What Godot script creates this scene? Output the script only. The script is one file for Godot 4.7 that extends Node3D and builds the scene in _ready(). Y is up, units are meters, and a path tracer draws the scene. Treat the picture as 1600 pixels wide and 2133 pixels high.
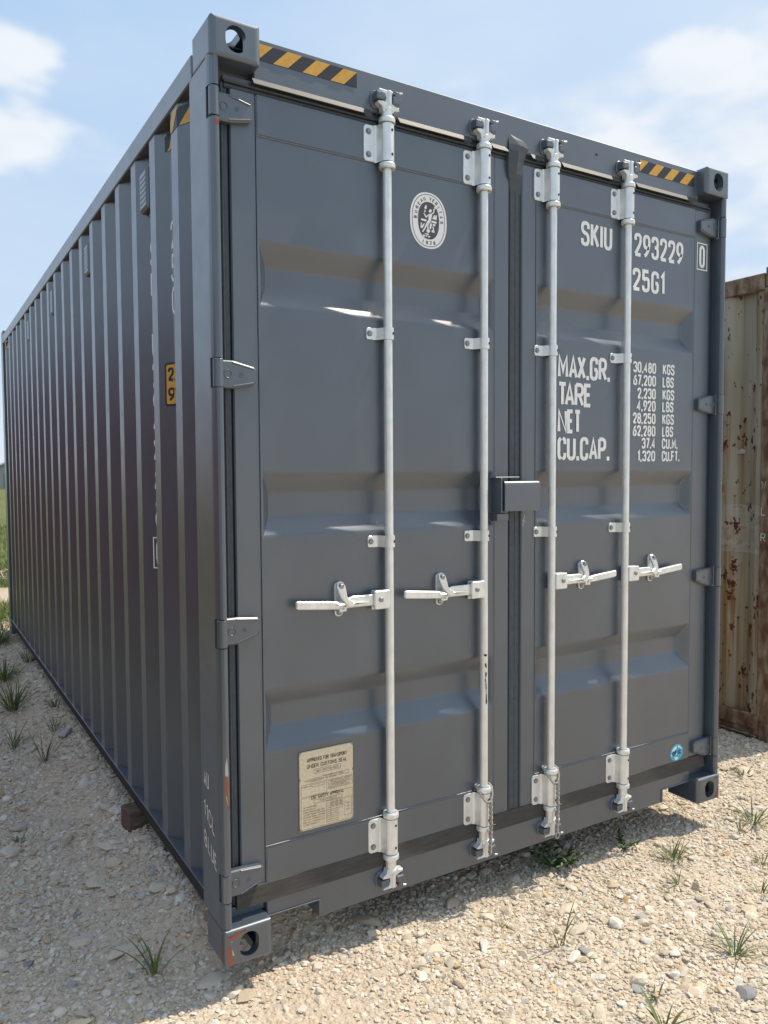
extends Node3D

# A grey shipping container on timbers in a gravel yard. Units are metres; the container's front
# left bottom corner is the origin, +x runs along its doors, -z along its side.
const W := 2.438
const H := 2.896
const L := 6.058
const DOOR_Z := -0.058
const DEEP := 0.038

var used := {}
var M := {}
var glyphs := {}
var ground_noise := FastNoiseLite.new()

# ------------------------------------------------------------------ mesh helpers
class Shape:
	var v := PackedVector3Array()
	var n := PackedVector3Array()
	var uv := PackedVector2Array()
	var col := PackedColorArray()
	var tint := Color.WHITE

	func put(p: Vector3, q: Vector3, t := Vector2.ZERO) -> void:
		v.append(p); n.append(q); uv.append(t); col.append(tint)

	func tri(a: Vector3, b: Vector3, c: Vector3, na: Vector3, nb: Vector3, nc: Vector3, ta := Vector2.ZERO, tb := Vector2.ZERO, tc := Vector2.ZERO) -> void:
		if (b - a).cross(c - a).dot(na + nb + nc) > 0.0:
			put(a, na, ta); put(c, nc, tc); put(b, nb, tb)
		else:
			put(a, na, ta); put(b, nb, tb); put(c, nc, tc)

	func flat(pts: Array, hint: Vector3) -> void:
		var q: Vector3 = (pts[1] - pts[0]).cross(pts[2] - pts[0])
		if q.length_squared() < 1e-16 and pts.size() > 3:
			q = (pts[2] - pts[0]).cross(pts[3] - pts[0])
		if q.length_squared() < 1e-18:
			return
		q = q.normalized()
		if q.dot(hint) < 0.0:
			q = -q
		for i in range(1, pts.size() - 1):
			tri(pts[0], pts[i], pts[i + 1], q, q, q)

	func smooth4(a: Vector3, b: Vector3, c: Vector3, d: Vector3, na: Vector3, nb: Vector3, nc: Vector3, nd: Vector3) -> void:
		tri(a, b, c, na, nb, nc); tri(a, c, d, na, nc, nd)

	func box(c: Vector3, s: Vector3, bev := 0.0, B := Basis()) -> void:
		var h := s * 0.5
		bev = minf(bev, minf(h.x, minf(h.y, h.z)) * 0.9)
		var P := func(g: Vector3, axis: int) -> Vector3:
			var p := Vector3()
			for k in 3:
				p[k] = g[k] * (h[k] if k == axis else h[k] - bev)
			return c + B * p
		for a in 3:
			var b := (a + 1) % 3
			var d := (a + 2) % 3
			for sa in [-1.0, 1.0]:
				var ring := []
				for q in [[-1.0, -1.0], [1.0, -1.0], [1.0, 1.0], [-1.0, 1.0]]:
					var g := Vector3(); g[a] = sa; g[b] = q[0]; g[d] = q[1]
					ring.append(P.call(g, a))
				var hint := Vector3(); hint[a] = sa
				flat(ring, B * hint)
				if bev > 0.0:
					for sb in [-1.0, 1.0]:
						var g0 := Vector3(); g0[a] = sa; g0[b] = sb; g0[d] = -1.0
						var g1 := g0; g1[d] = 1.0
						var h2 := Vector3(); h2[a] = sa; h2[b] = sb
						flat([P.call(g0, a), P.call(g1, a), P.call(g1, b), P.call(g0, b)], B * h2)
		if bev > 0.0:
			for sx in [-1.0, 1.0]:
				for sy in [-1.0, 1.0]:
					for sz in [-1.0, 1.0]:
						var g := Vector3(sx, sy, sz)
						flat([P.call(g, 0), P.call(g, 1), P.call(g, 2)], B * g)

	# a box given by its two corners
	func span(lo: Vector3, hi: Vector3, bev := 0.0) -> void:
		box((lo + hi) * 0.5, hi - lo, bev)

	# extruded outline: drawn in T's xy plane, from d0 to d1 along T's z, the d1 face chamfered
	func prism(poly: PackedVector2Array, T: Transform3D, d0: float, d1: float, bev := 0.0) -> void:
		if Geometry2D.is_polygon_clockwise(poly):
			poly.reverse()
		var top := poly
		var mid := d1
		if bev > 0.0:
			top = Shape.inset(poly, bev)
			mid = d1 - bev * signf(d1 - d0)
		var up := T.basis.z.normalized() * signf(d1 - d0)
		var t := Geometry2D.triangulate_polygon(top)
		for i in range(0, t.size(), 3):
			tri(T * Vector3(top[t[i]].x, top[t[i]].y, d1), T * Vector3(top[t[i + 1]].x, top[t[i + 1]].y, d1), T * Vector3(top[t[i + 2]].x, top[t[i + 2]].y, d1), up, up, up)
		t = Geometry2D.triangulate_polygon(poly)
		for i in range(0, t.size(), 3):
			tri(T * Vector3(poly[t[i]].x, poly[t[i]].y, d0), T * Vector3(poly[t[i + 1]].x, poly[t[i + 1]].y, d0), T * Vector3(poly[t[i + 2]].x, poly[t[i + 2]].y, d0), -up, -up, -up)
		for i in poly.size():
			var j := (i + 1) % poly.size()
			var e := poly[j] - poly[i]
			var out := T.basis * Vector3(e.y, -e.x, 0.0)
			flat([T * Vector3(poly[i].x, poly[i].y, d0), T * Vector3(poly[j].x, poly[j].y, d0), T * Vector3(poly[j].x, poly[j].y, mid), T * Vector3(poly[i].x, poly[i].y, mid)], out)
			if bev > 0.0:
				flat([T * Vector3(poly[i].x, poly[i].y, mid), T * Vector3(poly[j].x, poly[j].y, mid), T * Vector3(top[j].x, top[j].y, d1), T * Vector3(top[i].x, top[i].y, d1)], out.normalized() + up)

	static func inset(poly: PackedVector2Array, d: float) -> PackedVector2Array:
		var out := PackedVector2Array()
		var k := poly.size()
		for i in k:
			var a := (poly[i] - poly[(i + k - 1) % k]).normalized()
			var b := (poly[(i + 1) % k] - poly[i]).normalized()
			var na := Vector2(-a.y, a.x)
			var nb := Vector2(-b.y, b.x)
			var m := na + nb
			out.append(poly[i] + m * (d / maxf(0.35, 1.0 + na.dot(nb))))
		return out

	# a flat sheet in T's xy plane at height z
	func sheet(poly: PackedVector2Array, T: Transform3D, z := 0.0) -> void:
		var t := Geometry2D.triangulate_polygon(poly)
		var up := T.basis.z.normalized()
		for i in range(0, t.size(), 3):
			tri(T * Vector3(poly[t[i]].x, poly[t[i]].y, z), T * Vector3(poly[t[i + 1]].x, poly[t[i + 1]].y, z), T * Vector3(poly[t[i + 2]].x, poly[t[i + 2]].y, z), up, up, up)

	# radius and height pairs turned round T's y axis
	func lathe(prof: Array, T: Transform3D, seg := 20) -> void:
		for k in range(prof.size() - 1):
			var p: Vector2 = prof[k]
			var q: Vector2 = prof[k + 1]
			var e := q - p
			var nn := Vector2(e.y, -e.x).normalized()
			for i in seg:
				var a := TAU * i / seg
				var b := TAU * (i + 1) / seg
				var ca := Vector3(cos(a), 0, sin(a))
				var cb := Vector3(cos(b), 0, sin(b))
				var na := (T.basis * (ca * nn.x + Vector3.UP * nn.y)).normalized()
				var nb := (T.basis * (cb * nn.x + Vector3.UP * nn.y)).normalized()
				smooth4(T * (ca * p.x + Vector3.UP * p.y), T * (cb * p.x + Vector3.UP * p.y), T * (cb * q.x + Vector3.UP * q.y), T * (ca * q.x + Vector3.UP * q.y), na, nb, nb, na)

	func tube(path: Array, radii: Array, seg := 8, caps := true) -> void:
		var rings := []
		var norms := []
		var side := Vector3.ZERO
		for i in path.size():
			var d: Vector3 = (path[mini(i + 1, path.size() - 1)] - path[maxi(i - 1, 0)]).normalized()
			if side == Vector3.ZERO:
				side = d.cross(Vector3.UP if absf(d.y) < 0.9 else Vector3.RIGHT).normalized()
			side = (side - d * side.dot(d)).normalized()
			var up := d.cross(side)
			var r: float = radii[mini(i, radii.size() - 1)]
			var ring := []
			var nr := []
			for k in seg:
				var a := TAU * k / seg
				var o := side * cos(a) + up * sin(a)
				ring.append(path[i] + o * r)
				nr.append(o)
			rings.append(ring)
			norms.append(nr)
		for i in range(path.size() - 1):
			for k in seg:
				var j := (k + 1) % seg
				smooth4(rings[i][k], rings[i][j], rings[i + 1][j], rings[i + 1][k], norms[i][k], norms[i][j], norms[i + 1][j], norms[i + 1][k])
		if caps:
			flat(rings[0], path[0] - path[1])
			flat(rings[-1], path[-1] - path[-2])

	func surface(m: ArrayMesh) -> void:
		if v.is_empty():
			return
		var a := []
		a.resize(Mesh.ARRAY_MAX)
		a[Mesh.ARRAY_VERTEX] = v
		a[Mesh.ARRAY_NORMAL] = n
		a[Mesh.ARRAY_TEX_UV] = uv
		a[Mesh.ARRAY_COLOR] = col
		m.add_surface_from_arrays(Mesh.PRIMITIVE_TRIANGLES, a)

	func mesh() -> ArrayMesh:
		var m := ArrayMesh.new()
		surface(m)
		return m


func numbered(called: String) -> String:
	if not used.has(called):
		used[called] = 0
		return called
	used[called] += 1
	return "%s_%03d" % [called, used[called]]


func thing(called: String, label: String, category: String, at := Vector3.ZERO, group := "") -> Node3D:
	var o := Node3D.new()
	o.name = numbered(called)
	add_child(o)
	o.position = at
	tag(o, label, category, group)
	return o


func tag(o: Node3D, label: String, category: String, group := "") -> void:
	o.set_meta("label", label)
	o.set_meta("category", category)
	if group:
		o.set_meta("group", group)


func obj(called: String, s: Shape, m: Material, parent: Node3D) -> MeshInstance3D:
	var o := MeshInstance3D.new()
	o.name = called if parent != self else numbered(called)
	o.mesh = s.mesh()
	o.material_override = null
	if o.mesh.get_surface_count():
		o.mesh.surface_set_material(0, m)
	parent.add_child(o, true)
	return o


# several materials in one part: [[shape, material], ...]
func obj2(called: String, list: Array, parent: Node3D) -> MeshInstance3D:
	var o := MeshInstance3D.new()
	o.name = called if parent != self else numbered(called)
	var m := ArrayMesh.new()
	var k := 0
	for e in list:
		var s: Shape = e[0]
		if s.v.is_empty():
			continue
		s.surface(m)
		m.surface_set_material(k, e[1])
		k += 1
	o.mesh = m
	parent.add_child(o, true)
	return o


func P2(list: Array) -> PackedVector2Array:
	var out := PackedVector2Array()
	for i in range(0, list.size(), 2):
		out.append(Vector2(list[i], list[i + 1]))
	return out


func front_at(z: float) -> Transform3D:
	return Transform3D(Basis(), Vector3(0, 0, z))


func disc(c: Vector2, rx: float, ry := -1.0, seg := 28) -> PackedVector2Array:
	if ry < 0.0:
		ry = rx
	var out := PackedVector2Array()
	for i in seg:
		var a := TAU * i / seg
		out.append(c + Vector2(cos(a) * rx, sin(a) * ry))
	return out


func round_rect(x0: float, y0: float, x1: float, y1: float, r: float, seg := 5) -> PackedVector2Array:
	var out := PackedVector2Array()
	for q in [[x1 - r, y1 - r, 0.0], [x0 + r, y1 - r, PI / 2], [x0 + r, y0 + r, PI], [x1 - r, y0 + r, -PI / 2]]:
		for i in seg + 1:
			var a: float = q[2] + PI / 2 * i / seg
			out.append(Vector2(q[0] + cos(a) * r, q[1] + sin(a) * r))
	return out


# ------------------------------------------------------------------ stencil lettering, drawn as strokes
func make_glyphs() -> void:
	# each: [width, strokes]; a stroke is [kind, points]: r rounded, s sharp, c closed and rounded
	glyphs = {
		"0": [.5, [["c", [0, 0, 1, 0, 1, 1, 0, 1]]]], "O": [.5, [["c", [0, 0, 1, 0, 1, 1, 0, 1]]]],
		"1": [.2, [["s", [0, .8, 1, 1, 1, 0]]]],
		"2": [.5, [["r", [0, .72, 0, 1, 1, 1, 1, .62, 0, .03]], ["s", [-.05, .01, 1, .01]]]],
		"3": [.5, [["r", [0, .76, 0, 1, 1, 1, 1, .53, .4, .53]], ["r", [.4, .53, 1, .53, 1, 0, 0, 0, 0, .24]]]],
		"4": [.52, [["s", [.72, 0, .72, 1, 0, .28, 1, .28]]]],
		"5": [.5, [["s", [.95, 1, .05, 1, .03, .52]], ["r", [.03, .53, .4, .62, 1, .62, 1, 0, 0, 0, 0, .24]]]],
		"6": [.5, [["r", [.9, 1, .45, .86, 0, .5, 0, 0, 1, 0, 1, .58, .04, .58]]]],
		"7": [.48, [["s", [0, 1, 1, 1, .35, 0]]]],
		"8": [.5, [["c", [.06, .53, .94, .53, .94, 1, .06, 1]], ["c", [0, 0, 1, 0, 1, .53, 0, .53]]]],
		"9": [.5, [["r", [.1, 0, .55, .14, 1, .5, 1, 1, 0, 1, 0, .42, .96, .42]]]],
		"A": [.52, [["s", [0, 0, .5, 1, 1, 0]], ["s", [.18, .3, .82, .3]]]],
		"B": [.5, [["s", [0, 0, 0, 1]], ["r", [0, 1, .92, 1, .92, .53, 0, .53]], ["r", [0, .53, 1, .53, 1, 0, 0, 0]]]],
		"C": [.48, [["r", [1, .72, 1, 1, 0, 1, 0, 0, 1, 0, 1, .28]]]],
		"D": [.5, [["s", [0, 0, 0, 1]], ["r", [0, 1, 1, 1, 1, 0, 0, 0]]]],
		"E": [.39, [["s", [1, 1, 0, 1, 0, 0, 1, 0]], ["s", [0, .53, .85, .53]]]],
		"F": [.45, [["s", [1, 1, 0, 1, 0, 0]], ["s", [0, .53, .85, .53]]]],
		"G": [.5, [["r", [1, .74, 1, 1, 0, 1, 0, 0, 1, 0, 1, .46]], ["s", [1.06, .46, .55, .46]]]],
		"H": [.5, [["s", [0, 0, 0, 1]], ["s", [1, 0, 1, 1]], ["s", [0, .52, 1, .52]]]],
		"I": [.02, [["s", [.5, 0, .5, 1]]]],
		"J": [.45, [["r", [1, 1, 1, 0, 0, 0, 0, .26]]]],
		"K": [.5, [["s", [0, 0, 0, 1]], ["s", [.95, 1, .03, .4]], ["s", [.32, .58, 1, 0]]]],
		"L": [.42, [["s", [0, 1, 0, 0, 1, 0]]]],
		"M": [.62, [["s", [0, 0, 0, 1, .5, .3, 1, 1, 1, 0]]]],
		"N": [.66, [["s", [0, 0, 0, 1, 1, 0, 1, 1]]]],
		"P": [.48, [["s", [0, 0, 0, 1]], ["r", [0, 1, 1, 1, 1, .48, 0, .48]]]],
		"R": [.5, [["s", [0, 0, 0, 1]], ["r", [0, 1, 1, 1, 1, .48, 0, .48]], ["s", [.5, .48, 1, 0]]]],
		"S": [.5, [["r", [1, .74, 1, 1, 0, 1, 0, .56, 1, .48, 1, 0, 0, 0, 0, .26]]]],
		"T": [.48, [["s", [0, 1, 1, 1]], ["s", [.5, 1, .5, 0]]]],
		"U": [.5, [["r", [0, 1, 0, 0, 1, 0, 1, 1]]]],
		"V": [.5, [["s", [0, 1, .5, 0, 1, 1]]]],
		"W": [.7, [["s", [0, 1, .25, 0, .5, .8, .75, 0, 1, 1]]]],
		"X": [.5, [["s", [0, 0, 1, 1]], ["s", [0, 1, 1, 0]]]],
		"Y": [.5, [["s", [0, 1, .5, .5, 1, 1]], ["s", [.5, .5, .5, 0]]]],
		"Z": [.5, [["s", [0, 1, 1, 1, 0, 0, 1, 0]]]],
		".": [.02, [["s", [.5, -.09, .5, .12]]]], ",": [.06, [["s", [.7, .1, 0, -.16]]]],
		"'": [.02, [["s", [.5, 1, .5, .78]]]], "/": [.4, [["s", [0, 0, 1, 1]]]], "-": [.3, [["s", [0, .5, 1, .5]]]],
		"m": [.7, [["s", [0, 0, 0, .68]], ["r", [0, .66, .5, .66, .5, 0]], ["r", [.5, .66, 1, .66, 1, 0]]]], "\"": [.16, [["s", [0, 1, 0, .78]], ["s", [1, 1, 1, .78]]]],
		" ": [.32, []],
	}


func rounded(pts: PackedVector2Array, closed: bool, r: float) -> PackedVector2Array:
	var out := PackedVector2Array()
	var k := pts.size()
	for i in k:
		if not closed and (i == 0 or i == k - 1):
			out.append(pts[i])
			continue
		var a := pts[(i + k - 1) % k]
		var b := pts[(i + 1) % k]
		var c := pts[i]
		var d0 := minf(r, c.distance_to(a) * 0.5)
		var d1 := minf(r, c.distance_to(b) * 0.5)
		var p := c + (a - c).normalized() * d0
		var q := c + (b - c).normalized() * d1
		for s in 5:
			var t := s / 4.0
			out.append(p.lerp(c, t).lerp(c.lerp(q, t), t))
	return out


func text_width(text: String, h: float, gap: float) -> float:
	var x := 0.0
	for i in text.length():
		x += glyphs[text[i]][0] * h + gap - kern(text, i) * h
	return x - gap


# how much closer than usual the letter after i stands, in letter heights
func kern(text: String, i: int) -> float:
	return {"TA": .17, "AT": .17, "AX": .08, "AP": .02, "LT": .1, "AV": .12, "PA": .08}.get(text.substr(i, 2), 0.0)


# list of stroke quads of a text whose lower left is (0, 0); width > 0 fits it to that width
func text_quads(text: String, h: float, stroke: float, width := 0.0, gap_of_h := 0.2) -> Array:
	var gap := gap_of_h * h + stroke
	var natural := text_width(text, h, gap)
	var sx := 1.0
	if width > 0.0:
		sx = (width - stroke) / natural
	var out := []
	var x := 0.0
	var hs := h - stroke
	for i_ in text.length():
		var c := text[i_]
		var gw: float = glyphs[c][0] * h
		var layer := 0
		for st in glyphs[c][1]:
			var pts := PackedVector2Array()
			for i in range(0, st[1].size(), 2):
				pts.append(Vector2((x + st[1][i] * gw) * sx + stroke * 0.5, st[1][i + 1] * hs + stroke * 0.5))
			if st[0] != "s":
				pts = rounded(pts, st[0] == "c", h * 0.2)
			out.append_array(stroke_quads(pts, stroke, st[0] == "c", layer))
			layer += 1
		x += gw + gap - kern(text, i_) * h
	return out


func stroke_quads(pts: PackedVector2Array, w: float, closed: bool, layer: int) -> Array:
	var k := pts.size()
	var lefts := []
	var rights := []
	for i in k:
		var a := Vector2.ZERO
		var b := Vector2.ZERO
		if closed or i > 0:
			a = (pts[i] - pts[(i + k - 1) % k]).normalized()
		if closed or i < k - 1:
			b = (pts[(i + 1) % k] - pts[i]).normalized()
		if a == Vector2.ZERO: a = b
		if b == Vector2.ZERO: b = a
		var na := Vector2(-a.y, a.x)
		var nb := Vector2(-b.y, b.x)
		var m := (na + nb) * (0.5 * w / maxf(0.28, 1.0 + na.dot(nb)))
		lefts.append(pts[i] + m)
		rights.append(pts[i] - m)
	var out := []
	for i in (k if closed else k - 1):
		var j := (i + 1) % k
		out.append([lefts[i], lefts[j], rights[j], rights[i], layer])
	return out


func letter(s: Shape, quads: Array, T: Transform3D) -> void:
	var up := T.basis.z.normalized()
	for q in quads:
		var z: float = 0.0003 * q[4]
		var p := []
		for i in 4:
			p.append(T * Vector3(q[i].x, q[i].y, z))
		s.flat(p, up)


func write(s: Shape, text: String, x0: float, y0: float, h: float, stroke: float, width: float, z := DOOR_Z + 0.0015, gap := 0.2) -> void:
	letter(s, text_quads(text, h, stroke, width, gap), Transform3D(Basis(), Vector3(x0, y0, z)))


# ------------------------------------------------------------------ materials
func noise_tex(freq: float, octaves: int, low: Color, high: Color, sd: int, size := 512, normal := 0.0, kind := FastNoiseLite.TYPE_SIMPLEX_SMOOTH) -> NoiseTexture2D:
	var t := NoiseTexture2D.new()
	t.width = size
	t.height = size
	t.seamless = true
	var f := FastNoiseLite.new()
	f.seed = sd
	f.noise_type = kind
	f.frequency = freq
	f.fractal_octaves = octaves
	t.noise = f
	if normal > 0.0:
		t.as_normal_map = true
		t.bump_strength = normal
	else:
		var g := Gradient.new()
		g.set_color(0, low)
		g.set_color(1, high)
		t.color_ramp = g
	return t


func lin(r: float, g: float, b: float) -> Color:
	return Color(r, g, b).linear_to_srgb()


func grey(x: float) -> Color:
	return Color(x, x, x)


func mat(called: String, c: Color, rough := 0.6, metal := 0.0) -> StandardMaterial3D:
	var m := StandardMaterial3D.new()
	m.resource_name = called
	m.albedo_color = c
	m.roughness = rough
	m.metallic = metal
	M[called] = m
	return m


func triplanar(m: StandardMaterial3D, scale: Vector3) -> void:
	m.uv1_triplanar = true
	m.uv1_world_triplanar = true
	m.uv1_scale = scale


func make_materials() -> void:
	var cloudy := noise_tex(0.006, 5, grey(0.90), grey(1.0), 3)
	var fine_rough := noise_tex(0.02, 4, grey(0.75), grey(1.0), 5)
	var waves := noise_tex(0.0045, 2, grey(0), grey(1), 8, 512, 1.6)
	var paint := mat("grey container paint", lin(0.060, 0.083, 0.111), 0.40)
	paint.clearcoat_enabled = true
	paint.clearcoat = 0.9
	paint.clearcoat_roughness = 0.42
	paint.metallic_specular = 0.72
	paint.albedo_texture = cloudy
	paint.roughness_texture = fine_rough
	paint.normal_enabled = true
	paint.normal_texture = waves
	paint.normal_scale = 0.30
	triplanar(paint, Vector3(0.8, 0.8, 0.8))

	var zinc := mat("galvanised steel", lin(0.90, 0.915, 0.90), 0.46, 0.50)
	zinc.albedo_texture = noise_tex(0.012, 4, grey(0.90), grey(1.0), 12)
	zinc.roughness_texture = noise_tex(0.02, 3, grey(0.8), grey(1.0), 13)
	zinc.roughness = 0.40
	triplanar(zinc, Vector3(4, 2, 4))
	mat("bolt steel", lin(0.30, 0.31, 0.32), 0.45, 0.6)
	mat("bolt hole", lin(0.012, 0.012, 0.014), 0.8)
	var rubber := mat("door seal rubber", lin(0.070, 0.084, 0.102), 0.5)
	rubber.albedo_texture = noise_tex(0.02, 4, grey(0.85), grey(1.0), 17)
	triplanar(rubber, Vector3(3, 3, 3))
	var dusty := mat("dusty seal rubber", lin(0.082, 0.076, 0.070), 0.75)
	dusty.albedo_texture = noise_tex(0.03, 5, Color(0.74, 0.73, 0.72), Color(1.0, 0.98, 0.95), 18)
	triplanar(dusty, Vector3(0.6, 5, 5))
	var lip := mat("rain strip paint", lin(0.085, 0.085, 0.092), 0.6)
	lip.albedo_texture = noise_tex(0.03, 4, grey(0.75), grey(1.0), 19)
	triplanar(lip, Vector3(3, 3, 3))
	mat("underseal", lin(0.014, 0.014, 0.017), 0.7)
	mat("white vinyl", lin(0.88, 0.88, 0.86), 0.5)
	mat("black vinyl", lin(0.022, 0.024, 0.034), 0.45)
	var yel := mat("yellow vinyl", lin(0.74, 0.40, 0.055), 0.4)
	yel.albedo_texture = noise_tex(0.02, 4, grey(0.9), grey(1.0), 21)
	triplanar(yel, Vector3(4, 4, 4))
	mat("emblem grey", lin(0.085, 0.085, 0.09), 0.5)
	mat("emblem line", lin(0.06, 0.05, 0.075), 0.5)
	var plate := mat("engraved plate", lin(0.80, 0.68, 0.48), 0.45)
	plate.albedo_texture = noise_tex(0.03, 4, grey(0.88), grey(1.0), 23)
	triplanar(plate, Vector3(5, 5, 5))
	mat("engraving", lin(0.07, 0.05, 0.035), 0.7)
	mat("faint engraving", lin(0.22, 0.175, 0.12), 0.7)
	mat("sticker blue", lin(0.07, 0.46, 0.68), 0.4)
	mat("sticker ink", lin(0.015, 0.05, 0.08), 0.5)
	mat("chalk", lin(0.80, 0.76, 0.70), 0.95)
	mat("primer", lin(0.36, 0.085, 0.035), 0.8)
	mat("bare scrape", lin(0.46, 0.42, 0.34), 0.7)
	mat("rust edge", lin(0.20, 0.075, 0.035), 0.85)
	mat("dull scuff", lin(0.17, 0.12, 0.09), 0.8)
	var cord := mat("cord fibre", lin(0.60, 0.57, 0.52), 0.95)
	cord.albedo_texture = noise_tex(0.08, 3, grey(0.55), grey(1.0), 25, 256)
	triplanar(cord, Vector3(12, 12, 12))
	mat("cord stitch", lin(0.13, 0.08, 0.06), 0.95)

	var wood := mat("weathered wood", lin(0.25, 0.19, 0.15), 0.9)
	wood.albedo_texture = noise_tex(0.02, 5, Color(0.45, 0.40, 0.37), Color(1.0, 0.98, 0.95), 31)
	wood.normal_enabled = true
	wood.normal_texture = noise_tex(0.03, 4, grey(0), grey(1), 32, 512, 6.0)
	triplanar(wood, Vector3(0.8, 9, 9))

	var floor_m := mat("gravel bed", Color.WHITE, 0.95)
	floor_m.vertex_color_use_as_albedo = true
	floor_m.albedo_texture = noise_tex(0.05, 6, Color(0.82, 0.81, 0.79), Color(1.0, 1.0, 1.0), 33)
	floor_m.normal_enabled = true
	floor_m.normal_texture = noise_tex(0.06, 5, grey(0), grey(1), 34, 512, 7.0)
	triplanar(floor_m, Vector3(1.3, 1.3, 1.3))
	var stone := mat("limestone", Color.WHITE, 0.92)
	stone.vertex_color_use_as_albedo = true
	stone.albedo_texture = noise_tex(0.03, 5, Color(0.88, 0.87, 0.85), Color(1, 1, 1), 35)
	stone.normal_enabled = true
	stone.normal_texture = noise_tex(0.05, 4, grey(0), grey(1), 36, 512, 3.0)
	triplanar(stone, Vector3(7, 7, 7))
	var leaf := mat("grass blade", Color.WHITE, 0.55)
	leaf.vertex_color_use_as_albedo = true
	leaf.backlight_enabled = true
	leaf.backlight = Color(0.35, 0.45, 0.12)
	var red := mat("red container paint", lin(0.230, 0.050, 0.040), 0.6)
	red.albedo_texture = noise_tex(0.01, 5, grey(0.7), grey(1.0), 41)
	triplanar(red, Vector3(0.7, 0.7, 0.7))
	var fr := mat("rusty frame", lin(0.40, 0.335, 0.26), 0.88)
	fr.albedo_texture = noise_tex(0.012, 6, Color(0.52, 0.36, 0.27), Color(1.0, 0.98, 0.95), 43)
	fr.normal_enabled = true
	fr.normal_texture = noise_tex(0.03, 5, grey(0), grey(1), 44, 512, 4.0)
	triplanar(fr, Vector3(2.2, 0.9, 2.2))
	var rw := mat("rusty wall", Color.WHITE, 0.85)
	rw.albedo_texture = rust_image()
	mat("bark", lin(0.16, 0.12, 0.09), 0.9)
	mat("cut branch", lin(0.42, 0.35, 0.28), 0.9)
	mat("barn wall", lin(0.35, 0.35, 0.36), 0.8)
	mat("barn roof", lin(0.20, 0.21, 0.23), 0.7)


# old pale paint with rust spots and the runs below them: u along the wall (0.8 m), v down it (2.6 m)
func rust_image() -> ImageTexture:
	var w := 512
	var h := 1536
	var im := Image.create(w, h, false, Image.FORMAT_RGB8)
	var f := FastNoiseLite.new()
	f.seed = 51
	f.frequency = 0.008
	f.fractal_octaves = 5
	var g := FastNoiseLite.new()
	g.seed = 52
	g.frequency = 0.03
	g.fractal_octaves = 5
	for y in h:
		var old := float(y) / h
		for x in w:
			var q := cos(TAU * x / w) * 81.5
			var r := sin(TAU * x / w) * 81.5
			var base := 0.5 + 0.5 * f.get_noise_3d(q, y * 0.16, r)
			var c := Color(0.70, 0.67, 0.60).lerp(Color(0.57, 0.53, 0.45), clampf(base * 1.6 - 0.3, 0, 1))
			c = c.lerp(Color(0.56, 0.48, 0.35), clampf(f.get_noise_3d(q * 2.0 + 900.0, y * 0.05, r * 2.0) * 2.4 + 0.3 * old - 0.15, 0, 0.8))
			c = c.lerp(Color(0.47, 0.33, 0.20), clampf(f.get_noise_3d(q * 3.6, y * 0.06 + 500.0, r * 3.6) * 3.0 - 0.75, 0, 0.7))
			var speck := g.get_noise_3d(q * 1.6, y * 0.7, r * 1.6) + 0.6 * f.get_noise_3d(q * 1.2, y * 0.8 + 300.0, r * 1.2)
			c = c.lerp(Color(0.30, 0.18, 0.12), clampf((speck - 0.52 + 0.22 * smoothstep(0.86, 1.0, old) + 0.12 * smoothstep(0.06, 0.0, old)) * 12.0, 0, 1))
			im.set_pixel(x, y, c)
	var rng := RandomNumberGenerator.new()
	rng.seed = 53
	for k in 110:
		var cx := rng.randi_range(0, w - 1)
		var cy := int(h * (0.04 + 0.92 * pow(rng.randf(), 0.7)))
		var r := 3.0 + 15.0 * pow(rng.randf(), 2.0)
		var tall := rng.randf_range(0.4, 2.2)
		var run := rng.randi_range(60, 330)
		for y in range(cy, mini(cy + run, h)):
			var t := float(y - cy) / run
			for x in range(int(cx - r), int(cx + r) + 1):
				var xx := posmod(x, w)
				var side := absf(x - cx) / r
				var amount := clampf((1.0 - t) * (1.1 - side * side) * (0.30 + 1.1 * g.get_noise_2d(x * 5.0, y * 0.10 + k * 50.0)), 0, 0.85)
				im.set_pixel(xx, y, im.get_pixel(xx, y).lerp(Color(0.52, 0.33, 0.15), amount))
		var hh := int(r * tall * 1.3) + 2
		for y in range(maxi(0, cy - hh), mini(h, cy + hh)):
			for x in range(int(cx - r * 1.3), int(cx + r * 1.3) + 1):
				var xx := posmod(x, w)
				var d := Vector2((x - cx) / r, (y - cy) / (r * tall)).length() + 1.1 * g.get_noise_2d(x * 2.2 + k * 37.0, y * 2.2)
				var rust := Color(0.26, 0.15, 0.11).lerp(Color(0.43, 0.23, 0.12), clampf(d * 1.2 + g.get_noise_2d(x * 6.0, y * 6.0), 0, 1))
				im.set_pixel(xx, y, im.get_pixel(xx, y).lerp(rust, clampf((0.72 - d) * 7.0, 0, 1)))
	# a band of newer white paint
	for y in range(int(h * 0.50), int(h * 0.615)):
		for x in w:
			var c := im.get_pixel(x, y)
			if c.r > 0.5 and g.get_noise_2d(x * 0.8, y * 0.8) < 0.28:
				im.set_pixel(x, y, c.lerp(Color(0.74, 0.73, 0.70), 0.4 + 0.3 * f.get_noise_2d(x * 0.6, y * 2.0)))
	return ImageTexture.create_from_image(im)


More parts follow.
